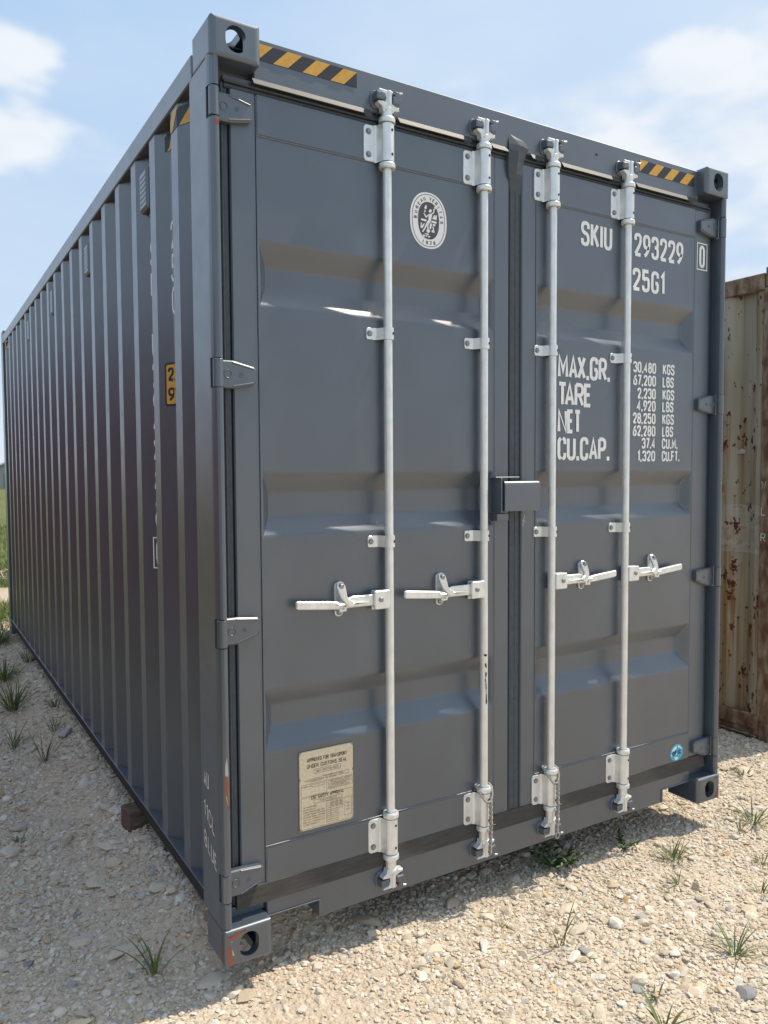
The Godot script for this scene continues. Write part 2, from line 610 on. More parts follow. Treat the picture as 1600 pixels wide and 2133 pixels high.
# ------------------------------------------------------------------ sky
func make_sky() -> Sky:
	var w := 2048
	var h := 1024
	var im := Image.create(w, h, false, Image.FORMAT_RGBF)
	var f := FastNoiseLite.new()
	f.seed = 7
	f.frequency = 1.6
	f.fractal_octaves = 6
	f.fractal_gain = 0.52
	var g := FastNoiseLite.new()
	g.seed = 9
	g.frequency = 6.0
	g.fractal_octaves = 6
	# heaps of cumulus: azimuth, height, half width, half height in degrees, weight
	var heaps := [[4.8, 24.4, 3.4, 3.6, 1.3], [4.2, 21.4, 4.8, 2.6, 1.2], [13.0, 20.6, 3.4, 1.3, 0.45], [52.6, 24.8, 2.6, 2.0, 1.3], [53.5, 22.6, 5.0, 1.6, 1.0], [57.0, 21.0, 3.8, 2.4, 1.3], [47.5, 24.2, 3.6, 1.3, 0.6], [55.0, 17.0, 15.0, 8.0, 0.85],
		[100.0, 24.0, 12.0, 6.0, 0.9], [135.0, 18.0, 16.0, 5.0, 0.9], [180.0, 27.0, 13.0, 6.0, 0.9], [215.0, 20.0, 15.0, 6.0, 0.9], [262.0, 26.0, 14.0, 7.0, 0.9], [300.0, 19.0, 12.0, 5.0, 0.9], [335.0, 25.0, 11.0, 6.0, 0.9]]
	for y in h:
		var el := PI * (0.5 - (y + 0.5) / h)
		var s := sin(el)
		var base := Color(0.57, 0.70, 0.86)
		if s > 0.0:
			base = Color(0.66, 0.735, 0.80).lerp(Color(0.325, 0.495, 0.735), 1.0 - exp(-s * 4.2))
			base = base.lerp(Color(0.36, 0.51, 0.74), smoothstep(0.5, 1.0, s))
		else:
			base = Color(0.36, 0.34, 0.27)
		for x in w:
			var c := base
			if s > 0.0:
				var az := TAU * (x + 0.5) / w
				var d := Vector3(sin(az) * cos(el), s, -cos(az) * cos(el))
				var q := Vector3(d.x, d.y * 2.6, d.z)
				var a := f.get_noise_3dv(q)
				var b := g.get_noise_3dv(q)
				var azd := rad_to_deg(az)
				var eld := rad_to_deg(el)
				var veil := clampf(0.28 + a * 0.95 + b * 0.2, 0.0, 1.0) * 0.55 * (1.0 - smoothstep(0.55, 0.95, s) * 0.5)
				var heap := 0.0
				for k in heaps:
					var da: float = wrapf(azd - k[0], -180.0, 180.0) * cos(el) / k[2]
					var de: float = (eld - k[1]) / k[3]
					var rr := da * da + de * de
					if rr < 4.0:
						heap = maxf(heap, (0.92 - rr * 0.60 + a * 0.6 + b * 1.5) * k[4])
				heap = smoothstep(-0.05, 1.2, heap) * 0.9
				# the hazy air round the sun is whiter and brighter
				var off := rad_to_deg(acos(clampf(d.dot(Vector3(0.50, 0.865, 0.030).normalized()), -1.0, 1.0)))
				c = c.lerp(Color(1.0, 1.0, 0.98), 0.85 * exp(-pow(off / 34.0, 2.0)))
				c = c.lerp(Color(0.60, 0.685, 0.79), veil)
				var white := Color(0.67, 0.725, 0.79).lerp(Color(0.755, 0.785, 0.82), clampf(0.5 + b * 1.6, 0, 1))
				c = c.lerp(white, heap)
			im.set_pixel(x, y, c)
	var m := PanoramaSkyMaterial.new()
	m.panorama = ImageTexture.create_from_image(im)
	var sky := Sky.new()
	sky.sky_material = m
	return sky


# ------------------------------------------------------------------ container pieces
# the height of the corrugation along a side: how far the sheet lies inside the rails at z
func side_depth(z: float, first := -0.354) -> float:
	var u := fposmod(first - z, 0.28)
	if u < 0.072:
		return 0.006
	if u < 0.140:
		return lerpf(0.006, 0.042, (u - 0.072) / 0.068)
	if u < 0.210:
		return 0.042
	return lerpf(0.042, 0.006, (u - 0.210) / 0.07)


func side_breaks(z0: float, z1: float, first := -0.354) -> Array:
	var out := [z0]
	var k := int(floor((first - z0) / 0.28)) - 1
	while true:
		for u in [0.0, 0.072, 0.140, 0.210]:
			var z: float = first - k * 0.28 - u
			if z < z0 - 1e-4 and z > z1 + 1e-4:
				out.append(z)
		k += 1
		if first - k * 0.28 < z1:
			break
	out.append(z1)
	return out


# a corrugated side: x is the outer face, into is +1 when the container lies towards +x
func corrugated(s: Shape, x: float, into: float, z0: float, z1: float, y0: float, y1: float, first := -0.354, thick := 0.002) -> void:
	var zs := side_breaks(z0, z1, first)
	for i in range(zs.size() - 1):
		var a: float = zs[i]
		var b: float = zs[i + 1]
		var mid := (a + b) * 0.5
		var da := side_depth(lerpf(a, mid, 1e-4), first)
		var db := side_depth(lerpf(b, mid, 1e-4), first)
		var pa := Vector3(x + into * da, 0, a)
		var pb := Vector3(x + into * db, 0, b)
		var out := Vector3(-into, 0, 0)
		var q := (pb - pa).cross(Vector3.UP).normalized()
		if q.dot(out) < 0.0:
			q = -q
		var lo := Vector3.UP * y0
		var hi := Vector3.UP * y1
		var ta := Vector2(-a / 0.8, 1.0)
		var tb := Vector2(-b / 0.8, 1.0)
		s.tri(pa + lo, pb + lo, pb + hi, q, q, q, ta, tb, Vector2(tb.x, 0.0))
		s.tri(pa + lo, pb + hi, pa + hi, q, q, q, ta, Vector2(tb.x, 0.0), Vector2(ta.x, 0.0))
		var o := -q * thick
		s.flat([pa + lo + o, pb + lo + o, pb + hi + o, pa + hi + o], -q)


func casting(parent: Node3D, sx: int, sy: int, sz: int, at: Vector3, m: Material) -> void:
	# corner casting 162 wide, 118 high, 178 long with its three openings; sx sy sz point to the outside
	var root := CSGCombiner3D.new()
	root.name = "corner_casting"
	root.position = at
	root.material_override = m
	parent.add_child(root, true)
	var size := Vector3(0.162, 0.118, 0.178)
	var add := func(poly: PackedVector2Array, depth: float, B: Basis, at: Vector3, op: int) -> void:
		var p := CSGPolygon3D.new()
		p.polygon = poly
		p.depth = depth
		p.transform = Transform3D(B, at)
		p.operation = op
		p.name = "cut"
		root.add_child(p, true)
	# three crossed extrusions give every edge its rounding
	add.call(round_rect(-size.x / 2, -size.y / 2, size.x / 2, size.y / 2, 0.012, 4), 0.4, Basis(), Vector3(0, 0, 0.2), CSGShape3D.OPERATION_UNION)
	add.call(round_rect(-size.x / 2, -size.z / 2, size.x / 2, size.z / 2, 0.019, 5), 0.4, Basis(Vector3.RIGHT, PI / 2), Vector3(0, -0.2, 0), CSGShape3D.OPERATION_INTERSECTION)
	add.call(round_rect(-size.z / 2, -size.y / 2, size.z / 2, size.y / 2, 0.012, 4), 0.4, Basis(Vector3.UP, PI / 2), Vector3(0.2, 0, 0), CSGShape3D.OPERATION_INTERSECTION)
	var cavity := CSGBox3D.new()
	cavity.size = size - Vector3(0.056, 0.056, 0.056)
	cavity.operation = CSGShape3D.OPERATION_SUBTRACTION
	cavity.name = "cavity"
	root.add_child(cavity)
	# end opening, side opening and the twistlock slot
	add.call(round_rect(-0.0325, -0.0395, 0.0325, 0.0395, 0.0315, 7), 0.09, Basis(), Vector3(0, 0, size.z / 2 * sz + 0.045), CSGShape3D.OPERATION_SUBTRACTION)
	add.call(round_rect(-0.0255, -0.0395, 0.0255, 0.0395, 0.025, 7), 0.09, Basis(Vector3.UP, PI / 2), Vector3(size.x / 2 * sx - 0.045, 0, 0), CSGShape3D.OPERATION_SUBTRACTION)
	add.call(round_rect(-0.0315, -0.062, 0.0315, 0.062, 0.031, 7), 0.09, Basis(Vector3.RIGHT, PI / 2), Vector3(0, size.y / 2 * sy - 0.045, 0), CSGShape3D.OPERATION_SUBTRACTION)


func add_castings(c: Node3D, length: float, m: Material) -> void:
	for sz in [1, -1]:
		for sx in [-1, 1]:
			for sy in [-1, 1]:
				casting(c, sx, sy, sz, Vector3(0.081 if sx < 0 else W - 0.081, 0.059 if sy < 0 else H - 0.059, -0.089 if sz > 0 else -length + 0.089), m)


# depth of a door sheet's horizontal troughs
const TROUGHS := [[2.274, 2.203, 2.140, 2.072], [1.545, 1.480, 1.400, 1.341], [0.840, 0.778, 0.708, 0.636]]

func trough(x: float, y: float, x0: float, x1: float) -> float:
	for t in TROUGHS:
		if y < t[0] and y > t[3]:
			var p := 1.0
			if y > t[1]:
				p = (t[0] - y) / (t[0] - t[1])
			elif y < t[2]:
				p = (y - t[3]) / (t[2] - t[3])
			var e := minf(x - x0 - 0.004, x1 - 0.004 - x) / 0.036
			var q := clampf(minf(p, e), 0.0, 1.0)
			return lerpf(q, smoothstep(0.0, 1.0, q), 0.14)
	return 0.0


func door_sheet(x0: float, x1: float) -> Shape:
	var s := Shape.new()
	var xs := [x0]
	for i in 13:
		xs.append(x0 + 0.001 + 0.0036 * i)
	for i in range(12, -1, -1):
		xs.append(x1 - 0.001 - 0.0036 * i)
	xs.append(x1)
	var ys := [2.593]
	for t in TROUGHS:
		ys.append(t[0] + 0.007)
		for i in 13:
			ys.append(lerpf(t[0], t[1], i / 12.0))
		ys.append(t[1] - 0.007)
		ys.append(t[2] + 0.007)
		for i in 13:
			ys.append(lerpf(t[2], t[3], i / 12.0))
		ys.append(t[3] - 0.007)
	ys.append(0.328)
	var pts := []
	var nrm := []
	var k := 0.0035
	for y in ys:
		for x in xs:
			pts.append(Vector3(x, y, DOOR_Z - DEEP * trough(x, y, x0, x1)))
			var dx := DEEP * (trough(minf(x + k, x1), y, x0, x1) - trough(maxf(x - k, x0), y, x0, x1)) / (2.0 * k)
			var dy := DEEP * (trough(x, y + k, x0, x1) - trough(x, y - k, x0, x1)) / (2.0 * k)
			nrm.append(Vector3(dx, dy, 1.0).normalized())
	var w := xs.size()
	for j in range(ys.size() - 1):
		for i in range(w - 1):
			var a := j * w + i
			var b := a + 1
			var d := a + w
			var c := d + 1
			# fold each cell along the crease of the mitred end
			if absf((pts[a].z + pts[c].z) - (pts[b].z + pts[d].z)) > 1e-6 and (pts[a].z + pts[c].z) > (pts[b].z + pts[d].z):
				s.tri(pts[a], pts[b], pts[d], nrm[a], nrm[b], nrm[d]); s.tri(pts[b], pts[c], pts[d], nrm[b], nrm[c], nrm[d])
			else:
				s.tri(pts[a], pts[b], pts[c], nrm[a], nrm[b], nrm[c]); s.tri(pts[a], pts[c], pts[d], nrm[a], nrm[c], nrm[d])
	# top and bottom bands, welded on 3 mm proud, with a rounded ledge
	for e in [[2.597, 2.722, 1.0], [0.172, 0.324, -1.0]]:
		s.span(Vector3(x0, e[0], DOOR_Z - 0.02), Vector3(x1, e[1], DOOR_Z + 0.003), 0.003)
	return s


func make_hinge(door: Node3D, side: float, y: float, up_slope: float) -> void:
	# side -1: knuckle at the left; the blade lies over the door frame
	var xk := 0.017 if side < 0 else W - 0.017
	var s := Shape.new()
	s.lathe([Vector2(0, -0.043), Vector2(0.0145, -0.043), Vector2(0.016, -0.041), Vector2(0.016, 0.041), Vector2(0.0145, 0.043), Vector2(0, 0.043)], Transform3D(Basis(), Vector3(xk, y, -0.022)), 18)
	var g := -side
	var outline := P2([0.008, -0.042, 0.052, -0.043, 0.122, -0.024 + up_slope * 0.010, 0.130, -0.016 + up_slope * 0.010, 0.130, 0.024 + up_slope * 0.010, 0.122, 0.031 + up_slope * 0.010, 0.052, 0.042, 0.008, 0.042])
	var T := Transform3D(Basis(Vector3(g, 0, 0), Vector3.UP, Vector3(0, 0, 1)), Vector3(xk, y, 0))
	s.prism(outline, T, DOOR_Z + 0.001, -0.036, 0.004)
	# raised rim and the pressed rings
	var rim := Shape.inset(outline if not Geometry2D.is_polygon_clockwise(outline) else outline, 0.006)
	var loop := []
	for p in rim:
		if p.x > 0.02:
			loop.append(T * Vector3(p.x, p.y, -0.0355))
	for i in range(loop.size() - 1):
		if absf(loop[i].x - loop[i + 1].x) > 0.02:
			s.tube([loop[i], loop[i + 1]], [0.0032], 8)
	var ring := func(cx: float, r: float, w: float) -> void:
		var path := []
		for i in 19:
			var a := TAU * i / 18.0
			path.append(T * Vector3(cx + cos(a) * r, sin(a) * r, -0.036))
		s.tube(path, [w], 6, false)
	ring.call(0.036, 0.012, 0.0022)
	ring.call(0.078, 0.0065, 0.0014)
	ring.call(0.078, 0.0025, 0.0012)
	obj("hinge", s, M["grey container paint"], door)


func make_bar(door: Node3D, x: float) -> void:
	var zinc: Material = M["galvanised steel"]
	var z := -0.030
	var s := Shape.new()
	s.lathe([Vector2(0.0150, 0.33), Vector2(0.0150, 2.575)], Transform3D(Basis(), Vector3(x, 0, z)), 28)
	for e in [[2.735, 1.0], [0.165, -1.0]]:
		# thicker end piece between bracket and cam
		var y0: float = e[0]
		var u: float = e[1]
		s.lathe([Vector2(0.019, -0.16 * u), Vector2(0.019, 0.0), Vector2(0.0185, 0.022 * u), Vector2(0.021, 0.028 * u), Vector2(0.021, 0.034 * u), Vector2(0.013, 0.044 * u), Vector2(0.0, 0.044 * u)], Transform3D(Basis(), Vector3(x, y0, z)), 24)
	obj("locking_bar", s, zinc, door)
	for e in [[2.655, 1.0], [0.262, -1.0]]:
		bracket(door, x, e[0], z)
		cam(door, x, 2.757 if e[1] > 0 else 0.145, z, e[1])
	guide(door, x, 2.018, z)
	guide(door, x, 1.305, z)


func bracket(door: Node3D, x: float, y: float, z: float) -> void:
	var s := Shape.new()
	var b := Shape.new()
	var k := Shape.new()
	# half-round saddle over the bar, with a flange to each side
	var r := 0.0245
	var prof := []
	for i in 15:
		var a := PI * (1.0 - i / 14.0)
		prof.append(Vector2(cos(a) * r, maxf(sin(a) * r, 0.0) + z))
	prof.push_front(Vector2(-r - 0.006, DOOR_Z + 0.010))
	prof.push_front(Vector2(-r - 0.014, DOOR_Z + 0.006))
	prof.push_back(Vector2(r + 0.006, DOOR_Z + 0.010))
	prof.push_back(Vector2(r + 0.012, DOOR_Z + 0.006))
	for i in range(prof.size() - 1):
		var p: Vector2 = prof[i]
		var q: Vector2 = prof[i + 1]
		var out := Vector3(-(q - p).y, 0, (q - p).x)
		s.flat([Vector3(x + p.x, y - 0.062, p.y), Vector3(x + q.x, y - 0.062, q.y), Vector3(x + q.x, y + 0.062, q.y), Vector3(x + p.x, y + 0.062, p.y)], out)
	s.prism(round_rect(x - 0.078, y - 0.060, x - r - 0.004, y + 0.060, 0.012), front_at(0), DOOR_Z + 0.001, DOOR_Z + 0.007, 0.0015)
	s.prism(round_rect(x + r + 0.002, y - 0.054, x + 0.042, y + 0.054, 0.010), front_at(0), DOOR_Z + 0.001, DOOR_Z + 0.007, 0.0015)
	for u in [-1.0, 1.0]:
		s.lathe([Vector2(0.0175, 0.0), Vector2(0.0275, 0.0), Vector2(0.0285, 0.003), Vector2(0.0285, 0.014), Vector2(0.0265, 0.018), Vector2(0.0175, 0.018)], Transform3D(Basis(), Vector3(x, y + (0.066 if u > 0 else -0.066 - 0.018), z)), 26)
		hex_bolt(b, Vector3(x - 0.060, y + u * 0.038, DOOR_Z + 0.007))
		# dark pin holes on the saddle
		k.prism(disc(Vector2(0, 0), 0.0042, 0.0048, 12), Transform3D(Basis(Vector3.UP, 0.25), Vector3(x + 0.0065, y + u * 0.040, z + 0.0236)), -0.004, 0.0012)
	obj2("bar_bracket", [[s, M["galvanised steel"]], [b, M["bolt steel"]], [k, M["bolt hole"]]], door)


func hex_bolt(b: Shape, at: Vector3) -> void:
	b.prism(disc(Vector2.ZERO, 0.0085, 0.0085, 6), Transform3D(Basis(), at), 0.0, 0.006, 0.001)
	b.prism(disc(Vector2.ZERO, 0.0105, 0.0105, 14), Transform3D(Basis(), at), 0.0, 0.0016)


func guide(door: Node3D, x: float, y: float, z: float) -> void:
	var s := Shape.new()
	var b := Shape.new()
	var k := Shape.new()
	var r := 0.0200
	var h := 0.020
	var prof := [Vector2(-0.052, DOOR_Z + 0.004), Vector2(-0.034, DOOR_Z + 0.006)]
	for i in 13:
		var a := PI * (1.0 - i / 12.0)
		prof.append(Vector2(cos(a) * r, maxf(sin(a) * r, 0.0) + z))
	prof.append(Vector2(r + 0.002, DOOR_Z + 0.004))
	prof.append(Vector2(r + 0.012, DOOR_Z + 0.003))
	for i in range(prof.size() - 1):
		var p: Vector2 = prof[i]
		var q: Vector2 = prof[i + 1]
		var out := Vector3(-(q - p).y, 0, (q - p).x)
		var o := out.normalized() * -0.004
		s.flat([Vector3(x + p.x, y - h, p.y), Vector3(x + q.x, y - h, q.y), Vector3(x + q.x, y + h, q.y), Vector3(x + p.x, y + h, p.y)], out)
		for u in [-1.0, 1.0]:
			var c := Vector3(0, u * h, 0)
			s.flat([Vector3(x + p.x, y, p.y) + c, Vector3(x + q.x, y, q.y) + c, Vector3(x + q.x, y, q.y) + c + o, Vector3(x + p.x, y, p.y) + c + o], Vector3(0, u, 0))
	s.prism(round_rect(x - 0.072, y - h, x - 0.050, y + h, 0.008), front_at(0), DOOR_Z + 0.0005, DOOR_Z + 0.0055, 0.001)
	hex_bolt(b, Vector3(x - 0.0605, y, DOOR_Z + 0.0055))
	k.prism(disc(Vector2.ZERO, 0.0040, 0.0046, 12), Transform3D(Basis(Vector3.UP, 0.45), Vector3(x + 0.0105, y, z + 0.0178)), -0.004, 0.0012)
	obj2("bar_clamp", [[s, M["galvanised steel"]], [b, M["bolt steel"]], [k, M["bolt hole"]]], door)


func cam(door: Node3D, x: float, y: float, z: float, up: float) -> void:
	var s := Shape.new()
	var T := Transform3D(Basis(Vector3.RIGHT, Vector3(0, up, 0), Vector3(0, 0, 1)), Vector3(x, y, z))
	s.prism(P2([-.020, 0, -.024, .016, -.038, .024, -.039, .031, -.022, .034, -.012, .033, -.009, .044, -.013, .058, -.036, .064, -.037, .071, .018, .071, .020, .064, .010, .058, .008, .044, .010, .034, .030, .024, .043, .021, .043, .011, .026, .008, .019, 0]), T, -0.014, 0.013, 0.003)
	s.prism(P2([-.004, 0, -.003, .07, .010, .07, .012, 0]), T, 0.010, 0.020, 0.004)
	obj("bar_cam", s, M["galvanised steel"], door)


func keeper(c: Node3D, x: float, y: float, up: float) -> void:
	# the painted jaws on header or sill that the cam hooks behind
	var s := Shape.new()
	var T := Transform3D(Basis(Vector3.RIGHT, Vector3(0, up, 0), Vector3(0, 0, 1)), Vector3(x, y, 0))
	s.prism(round_rect(-0.054, 0.014, 0.050, 0.074, 0.018), T, -0.0495, -0.045, 0.002)
	s.prism(P2([-.046, .036, -.014, .036, -.014, .058, -.024, .062, -.046, .060]), T, -0.046, -0.014, 0.004)
	s.prism(P2([.013, .028, .040, .028, .046, .040, .046, .052, .042, .056, .042, .066, .034, .070, .022, .070, .022, .054, .013, .050]), T, -0.046, -0.008, 0.004)
	obj("cam_keeper", s, M["grey container paint"], c)
	var t := Shape.new()
	t.tube([T * Vector3(.038, .066, -.012), T * Vector3(.050, .068, -.010)], [0.004, 0.003], 8)
	obj("weld_tip", t, M["galvanised steel"], c)


func handle(door: Node3D, x: float, side: float) -> void:
	var zinc: Material = M["galvanised steel"]
	var T := Transform3D(Basis(Vector3(side, 0, 0), Vector3.UP, Vector3(0, 0, 1)), Vector3(x, 1.107, 0))
	var s := Shape.new()
	var r := Shape.new()
	# hub: a folded yoke on the bar
	s.prism(round_rect(0.010, -0.033, 0.070, 0.031, 0.006), T, -0.020, -0.011, 0.0025)
	s.prism(round_rect(0.010, -0.037, 0.066, 0.026, 0.005), T, -0.045, -0.039, 0.0015)
	s.prism(round_rect(0.010, 0.024, 0.068, 0.031, 0.003), T, -0.041, -0.012, 0.001)
	r.prism(disc(Vector2(0.046, 0.0), 0.0085, -1, 14), T, -0.011, -0.0045, 0.002)
	obj2("handle_hub", [[s, zinc], [r, M["bolt steel"]]], door)
	# lever: flat arm, twist, then the flat grip
	var g := Shape.new()
	g.prism(P2([.040, -.020, .150, -.019, .205, -.022, .212, .000, .196, .006, .150, .019, .040, .020]), T, -0.030, -0.022, 0.003)
	g.prism(P2([.196, -.020, .226, -.019, .352, -.008, .360, -.003, .360, .017, .354, .020, .232, .009, .200, .004]), T, -0.027, -0.018, 0.003)
	g.prism(P2([.090, -.004, .150, -.009, .212, -.007, .212, .000, .150, .002]), T, -0.024, -0.008, 0.004)
	obj("handle", g, zinc, door)
	# catch: back plate with two bolts, hasp above and lug below
	var p := Shape.new()
	var b := Shape.new()
	p.prism(round_rect(.172, -.050, .204, .068, .0155), T, DOOR_Z + 0.001, DOOR_Z + 0.007, 0.0015)
	p.prism(P2([.176, -.028, .204, -.030, .204, -.016, .196, -.014, .196, -.020, .186, -.020, .186, -.012, .176, -.012]), T, DOOR_Z + 0.006, -0.016, 0.002)
	hex_bolt(b, T * Vector3(.188, -.036, DOOR_Z + 0.007))
	obj2("handle_catch", [[p, zinc], [b, M["bolt steel"]]], door)
	var h := Shape.new()
	var hb := Shape.new()
	# the hasp leans back to its pivot bolt and hooks over the lever
	var K := Transform3D(Basis(Vector3(side, 0, 0), Vector3(0, 1, -0.50), Vector3(0, 0, 1)), T.origin)
	h.prism(P2([.172, .030, .171, .056, .177, .068, .189, .071, .200, .065, .203, .052, .201, .034, .198, .018, .186, .000, .174, -.012, .161, -.014, .152, -.006, .156, .006, .168, .012, .173, .020]), K, -0.017, -0.006, 0.003)
	h.prism(round_rect(.178, .044, .198, .066, .008), T, DOOR_Z + 0.006, -0.040)
	hex_bolt(hb, T * Vector3(.188, .054, -0.034))
	obj2("hasp", [[h, zinc], [hb, M["bolt steel"]]], door)


# a flat mark that follows the corrugated left side: outline in (z, y)
func on_side(s: Shape, poly: PackedVector2Array, lift: float) -> void:
	var z0 := -1e9
	var z1 := 1e9
	for p in poly:
		z0 = maxf(z0, p.x)
		z1 = minf(z1, p.x)
	var cuts := side_breaks(z0, z1)
	for i in range(cuts.size() - 1):
		var slab := P2([cuts[i + 1], -1, cuts[i], -1, cuts[i], 4, cuts[i + 1], 4])
		for piece in Geometry2D.intersect_polygons(poly, slab):
			var t := Geometry2D.triangulate_polygon(piece)
			for k in range(0, t.size(), 3):
				var tri := []
				for j in 3:
					var q: Vector2 = piece[t[k + j]]
					var mid: float = (cuts[i] + cuts[i + 1]) * 0.5
					tri.append(Vector3(side_depth(lerpf(q.x, mid, 1e-3)) - lift, q.y, q.x))
				s.flat(tri, Vector3.LEFT)


func main_container() -> void:
	var c := thing("shipping_container", "dark grey shipping container with four zinc locking bars, set on timbers on the gravel", "shipping container")
	var paint: Material = M["grey container paint"]
	add_castings(c, L, paint)

	# corner posts; the front ones carry a rounded outer rib that is cut away at each hinge
	for side in [-1.0, 1.0]:
		var T := Transform3D(Basis(Vector3(-side, 0, 0), Vector3.BACK, Vector3.UP), Vector3(0.0 if side < 0 else W, 0, 0))
		# drawn in (x inwards, z), extruded upwards
		var post := Shape.new()
		post.prism(P2([0.0005, -.20, 0.0005, -.046, .0325, -.046, .0325, -.20]), T, 0.118, H - 0.118)
		post.prism(P2([0.008, -.225, 0.008, -.20, .052, -.20, .052, -.225]), T, 0.118, H - 0.118)
		post.prism(P2([.0325, -.20, .0325, -.088, .062, -.088, .062, -.20]), T, 0.118, H - 0.118)
		obj("corner_post", post, paint, c)
		var cuts := [[0.118, 0.200], [0.290, 1.004], [1.096, 1.803], [1.893, 2.603], [2.696, H - 0.112]]
		for k in cuts:
			var rib := Shape.new()
			rib.prism(P2([0, -.0455, .0005, -.034, .003, -.021, .008, -.011, .015, -.006, .021, -.006, .027, -.010, .031, -.018, .032, -.028, .032, -.0455]), T, k[0], k[1])
			obj("post_rib", rib, paint, c)
		var back := Shape.new()
		back.prism(P2([0.0005, -L + .15, 0.0005, -L + .004, .1, -L + .004, .1, -L + .15]), T, 0.118, H - 0.118)
		obj("rear_post", back, paint, c)
	# rails
	for side in [-1.0, 1.0]:
		var x0 := 0.0 if side < 0 else W
		var u: float = -side
		var top := Shape.new()
		top.box(Vector3(x0 + u * 0.030, 2.813, -L / 2), Vector3(0.060, 0.080, L - 0.358), 0.004)
		obj("top_side_rail", top, paint, c)
		var low := Shape.new()
		var lip := Shape.new()
		lip.box(Vector3(x0 + u * 0.0045, 0.1435, -L / 2), Vector3(0.007, 0.043, L - 0.36), 0.001)
		low.box(Vector3(x0 + u * 0.030, 0.1678, -L / 2), Vector3(0.060, 0.0048, L - 0.36), 0.001)
		low.box(Vector3(x0 + u * 0.056, 0.090, -L / 2), Vector3(0.006, 0.146, L - 0.90), 0.001)
		low.box(Vector3(x0 + u * 0.036, 0.018, -L / 2), Vector3(0.046, 0.006, L - 0.90), 0.001)
		var rail := obj("bottom_side_rail", low, paint, c)
		obj("rail_lip", lip, M["underseal"], rail)
		var wall := Shape.new()
		corrugated(wall, x0, u, -0.20, -L + 0.14, 0.166, 2.776)
		obj("side_wall", wall, paint, c)
	var roof := Shape.new()
	roof.span(Vector3(0.055, 2.842, -L + 0.06), Vector3(W - 0.055, 2.846, -0.06))
	obj("roof", roof, paint, c)
	var deck := Shape.new()
	deck.span(Vector3(0.059, 0.140, -L + 0.06), Vector3(W - 0.059, 0.168, -0.105))
	for k in 17:
		deck.span(Vector3(0.060, 0.022, -0.40 - k * 0.33), Vector3(W - 0.060, 0.139, -0.355 - k * 0.33))
	obj("floor", deck, M["weathered wood"], c)
	var rear := Shape.new()
	rear.span(Vector3(0.1, 0.16, -L + 0.02), Vector3(W - 0.1, 2.78, -L + 0.025))
	for k in 8:
		rear.span(Vector3(0.16 + k * 0.28, 0.16, -L + 0.005), Vector3(0.27 + k * 0.28, 2.78, -L + 0.0195), 0.004)
	rear.span(Vector3(0.162, 2.778, -L + 0.002), Vector3(W - 0.162, 2.88, -L + 0.06))
	rear.span(Vector3(0.162, 0.02, -L + 0.002), Vector3(W - 0.162, 0.16, -L + 0.06))
	obj("end_wall", rear, paint, c)

	# header over the doors, with its rain strip in lengths between the bars
	var head := Shape.new()
	head.span(Vector3(0.155, 2.760, -0.130), Vector3(W - 0.155, 2.888, -0.050), 0.004)
	head.span(Vector3(0.062, 2.735, -0.130), Vector3(W - 0.062, 2.7595, -0.066))
	head.span(Vector3(0.030, 2.700, -0.150), Vector3(0.165, 2.778, -0.086))
	head.span(Vector3(W - 0.165, 2.700, -0.150), Vector3(W - 0.030, 2.778, -0.086))
	obj("door_header", head, paint, c)
	for q in [[0.150, 0.572], [0.682, 0.992], [1.092, 1.165], [1.285, 1.345], [1.446, 1.765], [1.872, 2.268]]:
		var lip := Shape.new()
		lip.prism(P2([-.0525, 2.7620, -.035, 2.7395, -.033, 2.7410, -.0490, 2.7630]), Transform3D(Basis(Vector3(0, 0, 1), Vector3.UP, Vector3(-1, 0, 0)), Vector3.ZERO), -q[0], -q[1])
		obj("rain_strip", lip, M["rain strip paint"], c)
	# sill with the two recesses beside the castings
	var sill := Shape.new()
	sill.prism(P2([0.162, 0.098, 0.352, 0.098, 0.352, 0.038, 2.086, 0.038, 2.086, 0.098, W - 0.162, 0.098, W - 0.162, 0.150, 0.162, 0.150]), front_at(0), -0.14, -0.050, 0.003)
	sill.span(Vector3(0.030, 0.1185, -0.150), Vector3(0.1615, 0.150, -0.070))
	sill.span(Vector3(W - 0.1615, 0.1185, -0.150), Vector3(W - 0.030, 0.150, -0.070))
	for q in [[0.162, 0.354, 1.0], [2.084, W - 0.162, -1.0]]:
		sill.span(Vector3(q[0], 0.0965, -0.140), Vector3(q[1], 0.1015, -0.046), 0.0015)
		var xe: float = q[1] if q[2] > 0 else q[0]
		sill.span(Vector3(xe - 0.004, 0.040, -0.140), Vector3(xe + 0.004, 0.1008, -0.0455), 0.0015)
	obj("door_sill", sill, paint, c)
	for x in [0.6265, 1.044, 1.386, 1.807]:
		keeper(c, x, 2.757, 1.0)
		keeper(c, x, 0.145, -1.0)

	# seals round the doors
	for side in [-1.0, 1.0]:
		var seal := Shape.new()
		var T := Transform3D(Basis(Vector3(-side, 0, 0), Vector3.UP, Vector3(0, 0, 1)), Vector3(0.0 if side < 0 else W, 0, 0))
		seal.prism(P2([.0335, .160, .077, .160, .077, 2.735, .0335, 2.735]), T, -0.087, -0.068, 0.004)
		seal.prism(P2([.050, .160, .060, .160, .060, 2.735, .050, 2.735]), T, -0.080, -0.061, 0.003)
		obj("side_seal", seal, M["door seal rubber"], c)
	var ts := Shape.new()
	ts.span(Vector3(0.060, 2.720, -0.100), Vector3(W - 0.060, 2.7348, -0.060), 0.004)
	ts.span(Vector3(0.060, 2.7349, -0.090), Vector3(W - 0.060, 2.7425, -0.053), 0.002)
	obj("top_seal", ts, M["door seal rubber"], c)
	var bs := Shape.new()
